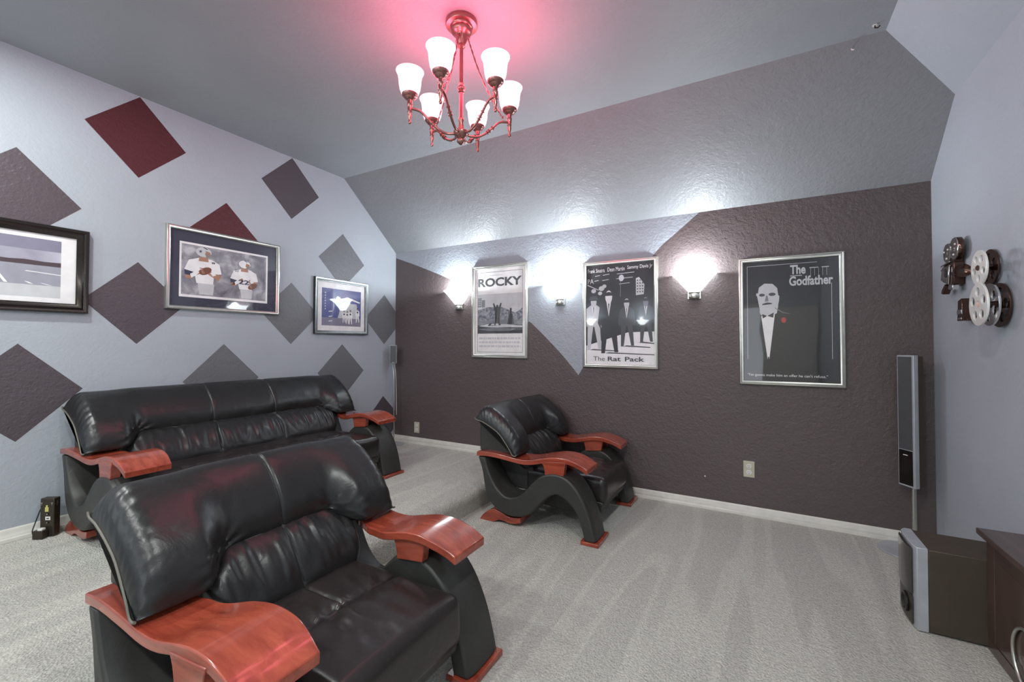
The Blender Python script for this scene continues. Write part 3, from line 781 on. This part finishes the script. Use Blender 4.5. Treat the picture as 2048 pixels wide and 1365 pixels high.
# white boxing film poster
F = Frame('framed_poster', 'white film poster titled ROCKY in silver frame on the dark wall', 'R', -2.668, -1.996, 1.180, 2.146, POSTER_PROF, 'silver', 'poster', 'silver framed film posters on the dark wall')
F.rect(.03, .02, .97, .98, 'paper_white')
F.rect(.095, .060, .905, .930, 'ink_black'); F.rect(.100, .0635, .900, .9265, 'paper_white')
F.rect(.100, .260, .900, .690, 'ink_light')
F.poly([(.10, .52), (.18, .535), (.30, .55), (.42, .545), (.52, .55), (.60, .53), (.70, .50), (.78, .48), (.84, .50), (.90, .53), (.90, .40), (.10, .40)], 'ink_trees_grey')
F.rect(.100, .550, .170, .650, 'ink_mid'); F.rect(.175, .548, .235, .628, 'ink_mid')
for i in range(4):
    F.rect(.105, .57+i*.02, .165, .576+i*.02, 'ink_light')
F.rect(.100, .355, .900, .405, 'ink_mid'); F.rect(.100, .262, .900, .356, 'ink_grey')
F.poly([(.10, .31), (.45, .33), (.80, .31), (.70, .29), (.3, .29)], 'ink_mid'); F.poly([(.12, .345), (.30, .365), (.62, .36), (.90, .34), (.90, .325), (.3, .33)], 'ink_light')
F.poly([(.28, .345), (.33, .375), (.50, .377), (.53, .35)], 'ink_grey'); F.poly([(.34, .352), (.36, .368), (.41, .369), (.41, .352)], 'ink_light'); F.poly([(.43, .352), (.43, .369), (.48, .369), (.49, .352)], 'ink_light')
# plain stone plinth and a plain standing figure as stand-ins for the photograph
F.poly([(.64, .36), (.76, .36), (.73, .47), (.67, .47)], 'ink_grey'); F.rect(.685, .47, .715, .53, 'ink_grey')
F.poly([(.42, .37), (.50, .37), (.505, .50), (.54, .585), (.52, .592), (.475, .53), (.445, .53), (.40, .592), (.38, .585), (.415, .50)], 'ink_grey'); F.ell(.46, .545, .022, .026, 'ink_grey')
F.text('ROCKY', .105, .890, .770, .865, 'ink_grey', 0.035, 'title_lettering')
F.rect(.15, .890, .55, .8925, 'ink_mid')
for r_ in range(3):
    x = .13
    random.seed(20+r_)
    while x < .86:
        L = random.uniform(.02, .07); F.rect(x, .115+.042*r_, min(x+L, .87), .137+.042*r_, 'ink_light'); x += L+.014
F.done()
# street poster
F = Frame('framed_poster', 'black and white street poster titled The Rat Pack in silver frame', 'R', -1.420, -0.746, 1.112, 2.078, POSTER_PROF, 'silver', 'poster', 'silver framed film posters on the dark wall')
F.rect(.03, .02, .97, .98, 'ink_black')
F.poly([(.045, .03), (.955, .03), (.955, .335), (.62, .33), (.30, .26), (.045, .205)], 'ink_white')
for (a0, b0, a1) in ((.17, .862, .24), (.28, .868, .37), (.47, .870, .70), (.16, .815, .22), (.27, .818, .36), (.46, .825, .68), (.50, .775, .64)):
    F.poly([(a0, b0), (a1, b0+.006), (a1, b0+.011), (a0, b0+.005)], 'ink_light')
F.poly([(.06, .79), (.22, .735), (.22, .728), (.06, .78)], 'ink_light')
F.text('PA', .065, .150, .795, .840, 'ink_light', 0.0, 'sign_lettering')
F.rect(.515, .66, .521, .83, 'ink_mid'); F.ell(.53, .832, .035, .03, 'ink_light')
F.poly([(.72, .665), (.82, .672), (.83, .76), (.79, .80), (.76, .83), (.72, .82)], 'ink_light')
for i in range(3):
    for j in range(5): F.rect(.735+i*.032, .69+j*.026, .748+i*.032, .702+j*.026, 'ink_black')
for (a, b, r1) in ((.26, .745, .04), (.30, .765, .03), (.15, .725, .035), (.24, .70, .03)): F.ell(a, b, r1, r1*.6, 'ink_light', 9)
for (u, v0_, ln) in ((.14, .165, .35), (.36, .135, .60), (.60, .20, .30), (.80, .235, .15)):
    F.poly([(u-.05, v0_), (min(u+ln, .955), v0_-.012), (min(u+ln, .955), v0_-.004), (u, v0_+.010)], 'ink_grey')
man(F, .15, .165, .50, 'ink_light', hat=True); man(F, .36, .135, .575, 'ink_black', 'ink_white')
man(F, .60, .20, .43, 'ink_grey', 'ink_light'); man(F, .845, .235, .40, 'ink_grey', 'ink_mid')
F.text('Frank Sinatra', .07, .305, .898, .935, 'ink_white', 0.0, 'name_lettering'); F.text('Dean Martin', .345, .575, .900, .938, 'ink_white', 0.0, 'name_lettering'); F.text('Sammy Davis Jr', .61, .93, .900, .942, 'ink_white', 0.0, 'name_lettering')
F.text('The', .145, .305, .063, .105, 'ink_grey', 0.0, 'title_lettering'); F.text('Rat', .345, .520, .063, .105, 'ink_grey', 0.022, 'title_lettering'); F.text('Pack', .575, .825, .063, .105, 'ink_grey', 0.022, 'title_lettering')
F.done()
# black portrait poster
F = Frame('framed_poster', 'large black poster with a portrait titled The Godfather in silver frame', 'R', -0.134, 0.532, 1.018, 1.991, POSTER_PROF, 'silver', 'poster', 'silver framed film posters on the dark wall')
F.rect(.03, .02, .97, .98, 'ink_black')
for a0, b0, a1, b1 in ((.085, .935, .76, .938), (.085, .20, .089, .938), (.885, .21, .889, .775)): F.rect(a0, b0, a1, b1, 'ink_light')
F.ell(.29, .69, .115, .150, 'ink_light', 26); F.poly([(.20, .60), (.395, .62), (.38, .56), (.30, .525), (.22, .55)], 'ink_light')
F.poly([(.165, .72), (.165, .86), (.42, .86), (.42, .68), (.395, .70), (.385, .755), (.34, .79), (.26, .795), (.205, .765), (.195, .72)], 'ink_black')
F.poly([(.16, .70), (.16, .58), (.215, .58), (.200, .64), (.185, .70)], 'ink_black')
F.ell(.235, .705, .030, .012, 'ink_grey', 12); F.ell(.335, .708, .035, .013, 'ink_grey', 12); F.poly([(.235, .625), (.335, .632), (.33, .640), (.285, .646), (.24, .636)], 'ink_grey')
F.poly([(.275, .70), (.29, .70), (.300, .655), (.262, .652)], 'ink_mid')
F.poly([(.225, .54), (.36, .55), (.298, .175), (.290, .175)], 'ink_white')
F.poly([(.235, .555), (.285, .54), (.240, .52)], 'ink_black'); F.poly([(.285, .54), (.350, .565), (.345, .525)], 'ink_black'); F.poly([(.283, .17), (.305, .17), (.300, .22), (.288, .22)], 'ink_black')
F.poly([(.36, .605), (.44, .565), (.52, .550), (.44, .560), (.365, .595)], 'ink_mid')
F.ell(.445, .505, .025, .022, 'ink_red', 10)
F.text('The', .51, .655, .853, .925, 'ink_light', 0.03, 'title_lettering'); F.text('Godfather', .50, .90, .765, .838, 'ink_light', 0.03, 'title_lettering')
F.rect(.51, .8395, .62, .845, 'ink_light')
for k_ in range(5): F.rect(.700+k_*.036, .835, .7025+k_*.036, .895, 'ink_light')
F.rect(.69, .893, .77, .899, 'ink_light'); F.rect(.80, .893, .865, .899, 'ink_light')
F.text('"I\'m gonna make him an offer he can\'t refuse."', .085, .845, .062, .088, 'ink_white', 0.0, 'quote_lettering')
F.done()
# wide football field photograph, dark frame
DARK_PROF = [(0, 0), (0, .030), (.004, .036), (.016, .034), (.024, .028), (.034, .033), (.044, .026), (.050, .020), (.058, .016), (.058, .012)]
F = Frame('framed_photograph', 'wide photograph of a sports field in thick dark bronze frame at the left edge', 'L', 0.085, 1.088, 1.512, 2.044, DARK_PROF, 'black_frame')
F.rect(.04, .03, .96, .97, 'ink_white')
F.rect(.10, .165, .875, .835, 'ink_violet'); F.rect(.10, .520, .875, .70, 'photo_sky'); F.poly([(.10, .30), (.875, .30), (.875, .53), (.10, .53)], 'ink_turf')
F.rect(.10, .165, .875, .302, 'ink_light')
F.poly([(.10, .56), (.30, .57), (.35, .60), (.40, .62), (.45, .60), (.50, .59), (.53, .605), (.58, .58), (.66, .575), (.72, .585), (.80, .575), (.875, .58), (.875, .528), (.10, .53)], 'ink_tree')
F.poly([(.575, .52), (.585, .52), (.655, .31), (.640, .31)], 'ink_white'); F.poly([(.73, .46), (.875, .44), (.875, .432), (.72, .452)], 'ink_white'); F.poly([(.74, .315), (.76, .31), (.735, .335), (.72, .338)], 'ink_white'); F.poly([(.82, .31), (.84, .305), (.80, .328), (.785, .33)], 'ink_white')
pts = [(-.16, 0), (-.14, .18), (-.05, .26), (.04, .24), (.075, .10), (.06, -.06), (0, -.16), (-.015, -.12), (.025, -.04), (.035, .08), (0, .16), (-.06, .17), (-.10, .08)]
F.poly([(.43+a*.55, .55+b*.6) for a, b in pts], 'ink_tree')
F.done()
# painting of two football players, silver frame
SIL_PROF = [(0, 0), (0, .030), (.003, .034), (.012, .035), (.020, .030), (.026, .026), (.028, .020), (.028, .012)]
F = Frame('framed_painting', 'painting of two football players in white jerseys with navy mat and silver frame', 'L', 1.508, 2.374, 1.580, 2.208, SIL_PROF, 'silver')
F.rect(.02, .02, .98, .98, 'mat_navy'); F.rect(.105, .155, .885, .825, 'ink_white'); F.rect(.120, .185, .868, .800, 'paint_clouds')
def player(u, v, sc, helmet, ball_at, front=True):
    def q(pts): return [(u+a*sc, v+b*sc) for a, b in pts]
    F.poly(q([(-.035, -.235), (.075, -.235), (.085, -.10), (-.05, -.10)]), 'ink_light')                       # trousers
    F.poly(q([(-.06, -.10), (.075, -.10), (.085, .08), (-.085, .08)]), 'ink_white')                           # jersey
    F.poly(q([(-.155, .05), (-.12, .17), (-.03, .215), (.06, .205), (.125, .16), (.145, .04), (.06, .02), (-.08, .02)]), 'ink_white')   # shoulders
    F.poly(q([(-.155, .05), (-.085, .03), (-.08, -.02), (-.15, -.01)]), 'ink_navy')
    F.poly(q([(-.15, -.01), (-.08, -.02), (-.01, .03), (-.03, .07), (-.10, -.055), (-.145, -.05)]), 'ink_skin')
    F.poly(q([(.145, .03), (.12, -.05), (.03, .02), (.05, .06), (.09, .035)]), 'ink_skin')
    F.poly(q([(-.10, -.045), (-.06, -.005), (-.035, .035), (-.065, .045), (-.11, .0)]), 'ink_white'); F.poly(q([(.07, .0), (.10, .02), (.075, .06), (.05, .04)]), 'ink_white')
    F.poly(q([(-.045, .17), (.035, .17), (.03, .225), (-.04, .225)]), 'ink_skin')
    F.ell(u-.005*sc, v+.285*sc, .062*sc, .060*sc, helmet, 22)
    F.poly(q([(.012, .305), (.050, .290), (.050, .245), (.02, .232), (.005, .26)]), 'ink_skin')
    for b in (.265, .248, .232): F.poly(q([(.01, b-.004), (.072, b-.008), (.072, b), (.01, b+.004)]), 'ink_mid')
    F.poly(q([(-.015, .345), (.002, .345), (.03, .325), (.02, .32)]), 'ink_navy')
    F.ell(u+ball_at[0]*sc, v+ball_at[1]*sc, .055*sc, .042*sc, 'ink_brown', 18, .5)
    for k_ in range(4): F.ell(u+(ball_at[0]-.035+.006*k_)*sc, v+(ball_at[1]+.030-.018*k_)*sc, .014*sc, .006*sc, 'ink_skin', 8)
player(.30, .440, 1.02, 'ink_light', (.01, .055)); player(.66, .405, .88, 'ink_white', (.085, -.04))
F.text('8', .315+.045, .345+.045, .600, .622, 'ink_navy', .02, 'number_lettering'); F.text('22', .60, .70, .385, .445, 'ink_navy', .03, 'number_lettering'); F.text('22', .565, .60, .545, .575, 'ink_navy', .02, 'number_lettering')
sx, sy = .268, .735
F.poly([(sx+.016*math.cos(PI/2+k_*PI/5)*(1 if k_ % 2 == 0 else .42), sy+.022*math.sin(PI/2+k_*PI/5)*(1 if k_ % 2 == 0 else .42)) for k_ in range(10)], 'ink_navy')
F.done()
# square photograph with blue print, pewter frame
PEW_PROF = [(0, 0), (0, .028), (.004, .032), (.014, .030), (.026, .024), (.034, .022), (.036, .016), (.036, .012)]
F = Frame('framed_photograph', 'blue ensemble photograph with white mat in a pewter frame near the room corner', 'L', 2.738, 3.404, 1.420, 1.986, PEW_PROF, 'pewter')
F.rect(.04, .04, .96, .96, 'ink_white'); F.rect(.135, .155, .870, .825, 'ink_blue'); F.rect(.135, .155, .870, .30, 'ink_violet')
F.poly([(.42, .30), (.50, .58), (.78, .58), (.84, .30)], 'ink_light'); F.poly([(.36, .60), (.60, .70), (.86, .62), (.84, .60), (.60, .66), (.40, .58)], 'ink_white')
for (u, v, h) in ((.54, .22, .22), (.60, .20, .24), (.66, .19, .27), (.80, .23, .28)):
    man(F, u, v, h, 'ink_white', 'ink_skin', 'ink_light')
    F.ell(u, v+h*.70, .018, .016, 'ink_navy', 8)
for k_ in range(7): F.rect(.185, .44+k_*.048, .203, .462+k_*.048, 'ink_light')
F.text('Emmitt', .25, .31, .395, .418, 'ink_white', 0.0, 'caption_lettering') if False else None
for b in (.40, .31, .225): F.poly([(.25, b), (.31, b+.008), (.33, b+.026), (.26, b+.016)], 'ink_white')
F.done()

# ------------------------------------------------------------------ outlets and wall marks
def outlet(x, z, label):
    o = thing('wall_outlet', label, 'outlet', (x, YR, z), 'duplex outlets on the dark wall')
    m = MB(); m.box((x-.038, YR-.006, z-.062), (x+.038, YR, z+.062), 'ivory'); m.build('cover_plate', o, bevel=.002)
    for dz in (-.024, .024):
        m = MB(); m.lathe((x, YR-.006, z+dz), [(0, -.003), (.0165, -.003), (.0175, 0)], 'white_plastic', 20, 'y')
        for dx in (-.006, .006): m.box((x+dx-.0012, YR-.0096, z+dz+.001), (x+dx+.0012, YR-.009, z+dz+.009), 'dark_slot')
        m.lathe((x, YR-.0092, z+dz-.008), [(0, -.0003), (.003, -.0003)], 'dark_slot', 10, 'y'); m.build('socket', o)
outlet(-3.448, .357, 'small ivory wall outlet above the platform baseboard, near the room corner')
outlet(-.075, .361, 'ivory wall outlet low on the dark wall right of the far armchair')
m = MB(); m.lathe((-.388, YR, .259), [(.0, -.004), (.004, -.004), (.006, 0)], 'white_plastic', 10, 'y'); tag(m.build('wall_anchor'), 'tiny white wall plug in the dark wall between far armchair and outlet', 'wall plug')
m = MB(); m.tube([(.563, 3.008, CEIL), (.563, 3.008, CEIL-.015), (.575, 3.004, CEIL-.022), (.584, 3.0, CEIL-.014)], .0035, 'brown_metal_and_reflection', 8); m.lathe((.563, 3.008, 0), [(0, CEIL-.004), (.012, CEIL-.004), (.012, CEIL)], 'white_plastic', 12); tag(m.build('ceiling_hook'), 'small hook on flat ceiling near the sloped corner', 'hook')
m = MB(); m.tube([(.478, 3.124, 3.038), (.478, 3.112, 3.025), (.487, 3.105, 3.018)], .004, 'white_plastic', 8); tag(m.build('ceiling_hook'), 'small white hook in the upper sloped dark panel', 'hook')

# ------------------------------------------------------------------ tower speaker on its stand
tw = thing('tower_speaker', 'tall slim silver edged loudspeaker on a pole stand in the right corner', 'speaker', (.83, 3.69, 0))
A = Vector((.789, 3.752, 0)); B = Vector((.852, 3.660, 0)); nrm = Vector((-.82, -.58, 0)).normalized(); bk = -nrm*.075
def col_hex(m, a, b, d0, d1, z0, z1, mat_):
    m.hexa([a+d0+Vector((0,0,z0)), b+d0+Vector((0,0,z0)), b+d1+Vector((0,0,z0)), a+d1+Vector((0,0,z0)), a+d0+Vector((0,0,z1)), b+d0+Vector((0,0,z1)), b+d1+Vector((0,0,z1)), a+d1+Vector((0,0,z1))], mat_)
ab = (B-A)
m = MB(); col_hex(m, A, B, bk*0, bk*.42, .412, 1.258, 'silver_dull'); m.build('silver_bezel', tw, bevel=.003)
m = MB(); col_hex(m, A+ab*.06, B-ab*.06, bk*.40, bk, .418, 1.252, 'speaker_black'); m.build('cabinet', tw, bevel=.004)
m = MB(); col_hex(m, A+ab*.07, B-ab*.12, nrm*.003, nrm*0, .650, 1.248, 'grille'); m.build('grille', tw, bevel=.0015)
m = MB(); col_hex(m, A+ab*.07, B-ab*.12, nrm*.003, nrm*0, .424, .645, 'gloss_black'); m.build('lower_panel', tw, bevel=.0015)
m = MB(); col_hex(m, A+ab*.33, B-ab*.40, nrm*.0036, nrm*.003, .612, .617, 'white_plastic'); m.build('badge', tw)
m = MB(); m.tube([(.861, 3.732, .012), (.861, 3.732, .43)], .0125, 'silver', 18); m.build('pole', tw, smooth=True)
m = MB(); m.lathe((.83, 3.69, 0), [(0, 0), (.158, 0), (.162, .004), (.160, .009), (.10, .014), (0, .017)], 'silver_dull', 64); m.build('base_plate', tw, smooth=True)

# subwoofer
sw = thing('subwoofer', 'black floor subwoofer with silver trimmed rounded front beside the dark console', 'speaker', (.8, 2.82, 0))
ST = .385
m = MB(); m.box((.668, 2.700, .008), (.985, 2.955, ST-.004), 'speaker_black'); m.build('cabinet', sw, bevel=.004)
m = MB(); m.prism([(.668, 2.698, .004), (.668, 2.957, .004), (.640, 2.957, .004), (.622, 2.930, .004), (.617, 2.87, .004), (.617, 2.79, .004), (.621, 2.725, .004), (.628, 2.698, .004)], (0, 0, ST-.004), 'silver_dull'); m.build('silver_front_trim', sw, bevel=.003)
m = MB(); m.prism([(.6165, 2.72, .150), (.6165, 2.935, .150), (.606, 2.90, .150), (.602, 2.83, .150), (.606, 2.76, .150)], (0, 0, .222), 'gloss_black'); m.build('front_grille', sw, bevel=.004)
m = MB(); m.prism([(.6175, 2.72, .012), (.6175, 2.935, .012), (.611, 2.90, .012), (.608, 2.83, .012), (.611, 2.76, .012)], (0, 0, .136), 'steel_box'); m.build('lower_front', sw, bevel=.003)
m = MB(); m.lathe((.608, 2.80, .085), [(.045, 0), (.045, -.006), (.036, -.008), (.030, .0), (.022, .01), (0, .012)], 'black_plastic', 30, 'x'); m.build('bass_port', sw, smooth=True)

# dark console along the right wall
cs = thing('media_console', 'dark espresso wood console cabinet along the right wall, right of the subwoofer', 'cabinet', (.92, 1.85, 0))
C0, C1 = 1.05, 2.694
m = MB(); m.box((.866, C0, .06), (.985, C1-.008, .482), 'dark_wood'); m.build('body', cs, bevel=.003)
m = MB(); m.box((.836, C0-.03, .484), (.990, C1+.036, .510), 'dark_wood'); m.build('top_panel', cs, bevel=.003)
m = MB(); m.box((.858, C0, .0), (.985, C1+.004, .055), 'dark_wood'); m.build('plinth', cs, bevel=.004)
m = MB(); m.box((.855, C1-.075, .058), (.866, C1-.008, .480), 'dark_wood'); m.build('corner_stile', cs, bevel=.002)
for y0, y1 in ((C0+.02, 1.86), (1.875, C1-.085)):
    m = MB(); m.box((.853, y0, .066), (.8655, y1, .474), 'dark_wood'); d = m.build('door', cs, bevel=.002)
    m = MB(); m.box((.850, y0+.06, .12), (.853, y1-.06, .42), 'dark_wood'); m.build('door_panel', d, bevel=.001)
    yc = 2.362 if y1 > 2 else 1.40
    if y1 > 2: m = MB(); m.tube([(.843, yc-.035+.11*math.cos(k_*2*PI/40), .165+.11*math.sin(k_*2*PI/40)) for k_ in range(41)], .006, 'silver', 10, False); m.build('ring_handle', d, smooth=True)
# small bracket showing behind the console
m = MB(); m.box((.955, 2.72, .40), (.985, 2.745, .425), 'chrome'); m.build('hinge_bracket', cs, bevel=.002)

# ------------------------------------------------------------------ satellite speaker on bent pole, left corner
sp = thing('satellite_speaker', 'small black grille speaker on thin silver pole stand by the left room corner', 'speaker', (-3.657, 3.700, PLAT))
Cn = Vector((-3.690, 3.712, 0)); fd = Vector((.62, -.78, 0)).normalized(); sd = Vector((fd.y*-1, fd.x, 0))
def obox(m, c, s_, d_, hw_, hd0, hd1, z0, z1, mat_):
    a = c-s_*hw_+d_*hd0; b = c+s_*hw_+d_*hd0; c2 = c+s_*hw_+d_*hd1; d2 = c-s_*hw_+d_*hd1
    m.hexa([Vector((p.x, p.y, z)) for z in (z0, z1) for p in (a, b, c2, d2)], mat_)
m = MB(); obox(m, Cn, sd, fd, .038, -.030, .030, 1.095, 1.308, 'silver_dull'); m.build('cabinet', sp, bevel=.004)
m = MB(); obox(m, Cn, sd, fd, .033, .030, .034, 1.102, 1.302, 'grille'); m.build('grille', sp, bevel=.001)
m = MB(); obox(m, Cn, sd, fd, .010, .034, .0346, 1.107, 1.111, 'white_plastic'); m.build('badge', sp)
m = MB(); pth = catmull([(-3.700, 3.715, 1.10), (-3.700, 3.716, 1.05), (-3.688, 3.716, .98), (-3.680, 3.712, .90), (-3.676, 3.708, .74), (-3.668, 3.704, .45), (-3.660, 3.700, .175)], 40)
m.tube(pth, [.0055 if p.z > .74 else .0075 for p in pth], 'silver', 12); m.lathe((-3.676, 3.708, 0), [(0, .75), (.010, .75), (.010, .735), (0, .735)], 'silver', 12); m.build('pole', sp, smooth=True)
m = MB(); m.lathe((-3.660, 3.700, 0), [(0, PLAT), (.118, PLAT), (.120, PLAT+.004), (.118, PLAT+.008), (0, PLAT+.012)], 'silver_dull', 40); m.build('base_plate', sp, smooth=True)
m = MB(); m.tube(catmull([(-3.700, 3.735, 1.10), (-3.690, 3.75, .98), (-3.682, 3.752, .80), (-3.668, 3.745, .50)], 24), .0028, 'white_plastic', 8); m.build('cable', sp, smooth=True)

# ------------------------------------------------------------------ amplifier box on the platform by the left wall
NB = Vector((-3.668, .926, 0)); e1 = Vector((-.067, -.043, 0)); FWD = e1.length; e1.normalize(); e2 = Vector((e1.y, -e1.x, 0))
if e2.y < 0: e2 = -e2
bx = thing('amplifier_box', 'small dark metal amplifier box standing on the carpet left of the sofa', 'electronics', tuple(NB+e1*FWD/2+Vector((0, 0, PLAT))))
def abox(m, a0, a1, b0, b1, z0, z1, mat_):
    m.hexa([NB+e1*a+e2*b+Vector((0, 0, PLAT+z)) for z in (z0, z1) for a, b in ((a0, b0), (a1, b0), (a1, b1), (a0, b1))], mat_)
m = MB(); abox(m, 0, FWD, 0, .042, .003, .228, 'steel_box'); m.build('case', bx, bevel=.006, seg=3)
m = MB(); abox(m, .026, FWD+.002, -.040, -.001, .002, .050, 'steel_box'); m.build('power_adapter', bx, bevel=.003)
m = MB(); abox(m, .030, .050, -.0012, .0, .150, .176, 'yellow_label'); abox(m, .035, .045, -.0012, 0, .176, .188, 'yellow_label'); m.build('warning_label', bx, label='yellow warning label')
m = MB(); abox(m, .019, .047, -.0012, 0, .100, .121, 'white_plastic'); abox(m, .026, .040, -.0016, -.0012, .107, .113, 'dark_slot'); m.build('rating_label', bx)
for z in (.136, .086):
    m = MB(); c_ = NB+e1*.034+Vector((0, 0, PLAT+z)); m.tube([c_, c_-e2*.004], .007, 'black_plastic', 14); m.tube([c_-e2*.004, c_-e2*.006], .003, 'silver', 10); m.build('jack', bx, smooth=True)
for a_ in (.012, FWD-.010):
    m = MB(); abox(m, a_-.005, a_+.005, -.001, 0, .200, .203, 'silver'); abox(m, a_-.001, a_+.001, -.001, 0, .188, .200, 'silver'); m.build('hook_slot', bx)
m = MB(); abox(m, -.001, 0, .018, .022, .180, .210, 'silver'); abox(m, -.001, 0, .012, .028, .193, .197, 'silver'); m.build('side_slot', bx)
m = MB(); abox(m, .032, .058, -.036, -.012, .050, .062, 'white_plastic'); m.build('plug', bx, bevel=.002)
def ap(a, b, z): return NB+e1*a+e2*b+Vector((0, 0, PLAT+z))
m = MB(); m.tube(catmull([ap(FWD+.002, .02, .18), ap(FWD+.010, .010, .15), ap(FWD+.014, -.01, .09), ap(FWD+.010, -.03, .05), ap(FWD+.002, -.035, .03)], 24), .0032, 'black_plastic', 8); m.build('power_cord', bx, smooth=True)

# ------------------------------------------------------------------ wall decor on the right wall
def curve_plate(name, splines, thick, mat_, place, parent):
    """2-D outline with holes, extruded; place maps (u, v, w) to world"""
    cu = bpy.data.curves.new('outline', 'CURVE'); cu.dimensions = '2D'; cu.fill_mode = 'BOTH'; cu.extrude = thick/2; cu.bevel_depth = thick*.22; cu.bevel_resolution = 2
    for sp_ in splines:
        s = cu.splines.new('POLY'); s.points.add(len(sp_)-1); s.use_cyclic_u = True
        for p, (a, b) in zip(s.points, sp_): p.co = (a, b, 0, 1)
    to = bpy.data.objects.new('outline', cu); COL.objects.link(to); bpy.context.view_layer.update()
    me = bpy.data.meshes.new_from_object(to.evaluated_get(bpy.context.evaluated_depsgraph_get())); bpy.data.objects.remove(to); bpy.data.curves.remove(cu)
    off = world_of(parent)
    for v in me.vertices: v.co = place(v.co.x, v.co.y, v.co.z)-off
    me.materials.clear(); me.materials.append(M[mat_]); me.validate()
    return link_mesh(name, me, parent)
def circ(a, b, r, n=36): return [(a+r*math.cos(2*PI*k/n), b+r*math.sin(2*PI*k/n)) for k in range(n)]
rl = thing('film_reel_decor', 'two chrome film reels with round holes mounted on the right wall', 'wall decor', (XR, 2.88, 1.41))
def flange(x, y, z, r, mat_, rot=0.0, name_='reel_flange'):
    sp_ = [circ(0, 0, r, 48), circ(0, 0, r*.17, 20)]+[circ(r*.60*math.cos(rot+k*2*PI/5), r*.60*math.sin(rot+k*2*PI/5), r*.235, 24) for k in range(5)]
    return curve_plate(name_, sp_, .006, mat_, lambda u, v, w_: Vector((x+w_, y-u, z+v)), rl)
flange(.900, 2.856, 1.515, .0985, 'chrome_white', .35); flange(.942, 2.872, 1.514, .0985, 'chrome', .75); flange(.985, 2.902, 1.512, .103, 'brown_metal_and_reflection', .1)  # lit chrome painted white in front, dark reflection painted brown on rear flanges
flange(.902, 2.850, 1.686, .082, 'chrome_white', .9); flange(.985, 2.993, 1.703, .088, 'brown_metal_and_reflection', .4)
for (y, z, x0, y2) in ((2.858, 1.515, .902, (XR-.002, 2.906, 1.512)), (2.852, 1.687, .904, (XR-.002, 3.0, 1.704))):
    m = MB(); m.tube([(x0, y, z), y2], .016, 'brown_metal_and_reflection', 18); m.build('spindle', rl, smooth=True)
m = MB(); m.prism([(.945, 3.20, 1.455), (.945, 3.275, 1.455), (.945, 3.262, 1.565), (.945, 3.215, 1.575)], (.045, 0, 0), 'brown_metal_and_reflection'); m.box((.940, 3.20, 1.490), (.946, 3.262, 1.515), 'chrome'); m.box((.940, 3.205, 1.462), (.946, 3.25, 1.472), 'chrome')
m.box((.975, 2.92, 1.462), (.985, 3.205, 1.475), 'chrome'); m.build('film_leader', rl, bevel=.002)
mc = thing('movie_camera_decor', 'silver movie camera wall ornament on the right wall, left of the film reels', 'wall decor', (XR, 3.36, 1.62))
XF = .945
def yplate(name, pts, mat_, x0=XF, depth=.046): m = MB(); m.prism([(x0, a, b) for a, b in pts], (depth, 0, 0), mat_); return m.build(name, mc, bevel=.003)
for (y, z, r) in ((3.415, 1.853, .056), (3.312, 1.862, .062)):
    m = MB(); m.lathe((XF, y, z), [(0, 0), (r*.2, -.002), (r*.25, 0), (r*.8, 0), (r*.95, .001), (r, .004)], 'chrome', 40, 'x'); m.lathe((XF, y, z), [(r, .004), (r, .028), (0, .028)], 'brown_metal_and_reflection', 40, 'x'); m.build('film_magazine', mc, smooth=True)
    for k_ in range(3):
        a = k_*2.1+.4; m = MB(); m.lathe((XF-.001, y+r*.55*math.cos(a), z+r*.55*math.sin(a)), [(0, -.003), (.004, -.003), (.006, 0)], 'chrome_white', 10, 'x'); m.build('rivet', mc, smooth=True)
yplate('body', [(3.505, 1.700), (3.365, 1.655), (3.325, 1.665), (3.325, 1.790), (3.380, 1.800), (3.480, 1.785)], 'brown_metal_and_reflection', XF+.004)
yplate('side_plate', [(3.500, 1.708), (3.385, 1.670), (3.365, 1.775), (3.475, 1.780)], 'chrome', XF-.004, .008)
for z in (1.785, 1.762): yplate('trim_strip', [(3.485, z-.002), (3.350, z+.008), (3.350, z+.015), (3.485, z+.005)], 'chrome', XF-.008, .012)
yplate('film_gate', [(3.425, 1.715), (3.405, 1.712), (3.405, 1.760), (3.425, 1.762)], 'dark_slot', XF-.008, .004)
yplate('neck', [(3.400, 1.785), (3.330, 1.785), (3.320, 1.825), (3.390, 1.830)], 'brown_metal_and_reflection', XF+.006, .04)
m = MB(); c = Vector((XF+.008, 3.325, 1.725)); pr = [(0, 0), (.016, 0), (.016, -.03), (.018, -.05), (.036, -.105), (.036, -.112), (.030, -.108), (0, -.085)]
vs = []; fs = []; sgm = 24
for (r, h) in pr:
    for k_ in range(sgm): vs.append((c.x+r*math.cos(2*PI*k_/sgm), c.y+h, c.z+r*math.sin(2*PI*k_/sgm)))
for i in range(len(pr)-1):
    for k_ in range(sgm): fs.append((i*sgm+k_, i*sgm+(k_+1) % sgm, (i+1)*sgm+(k_+1) % sgm, (i+1)*sgm+k_))
m.add(vs, fs, 'brown_metal_and_reflection'); m.lathe((XF+.008, 3.232, 1.725), [(0, 0), (.031, 0)], 'dark_slot', 20, 'y'); m.build('lens_hood', mc, smooth=True)
yplate('tripod_head', [(3.395, 1.640), (3.330, 1.632), (3.325, 1.662), (3.385, 1.668)], 'chrome', XF-.002, .03)
yplate('handle', [(3.510, 1.628), (3.480, 1.622), (3.430, 1.665), (3.450, 1.680), (3.500, 1.650)], 'brown_metal_and_reflection', XF, .03)
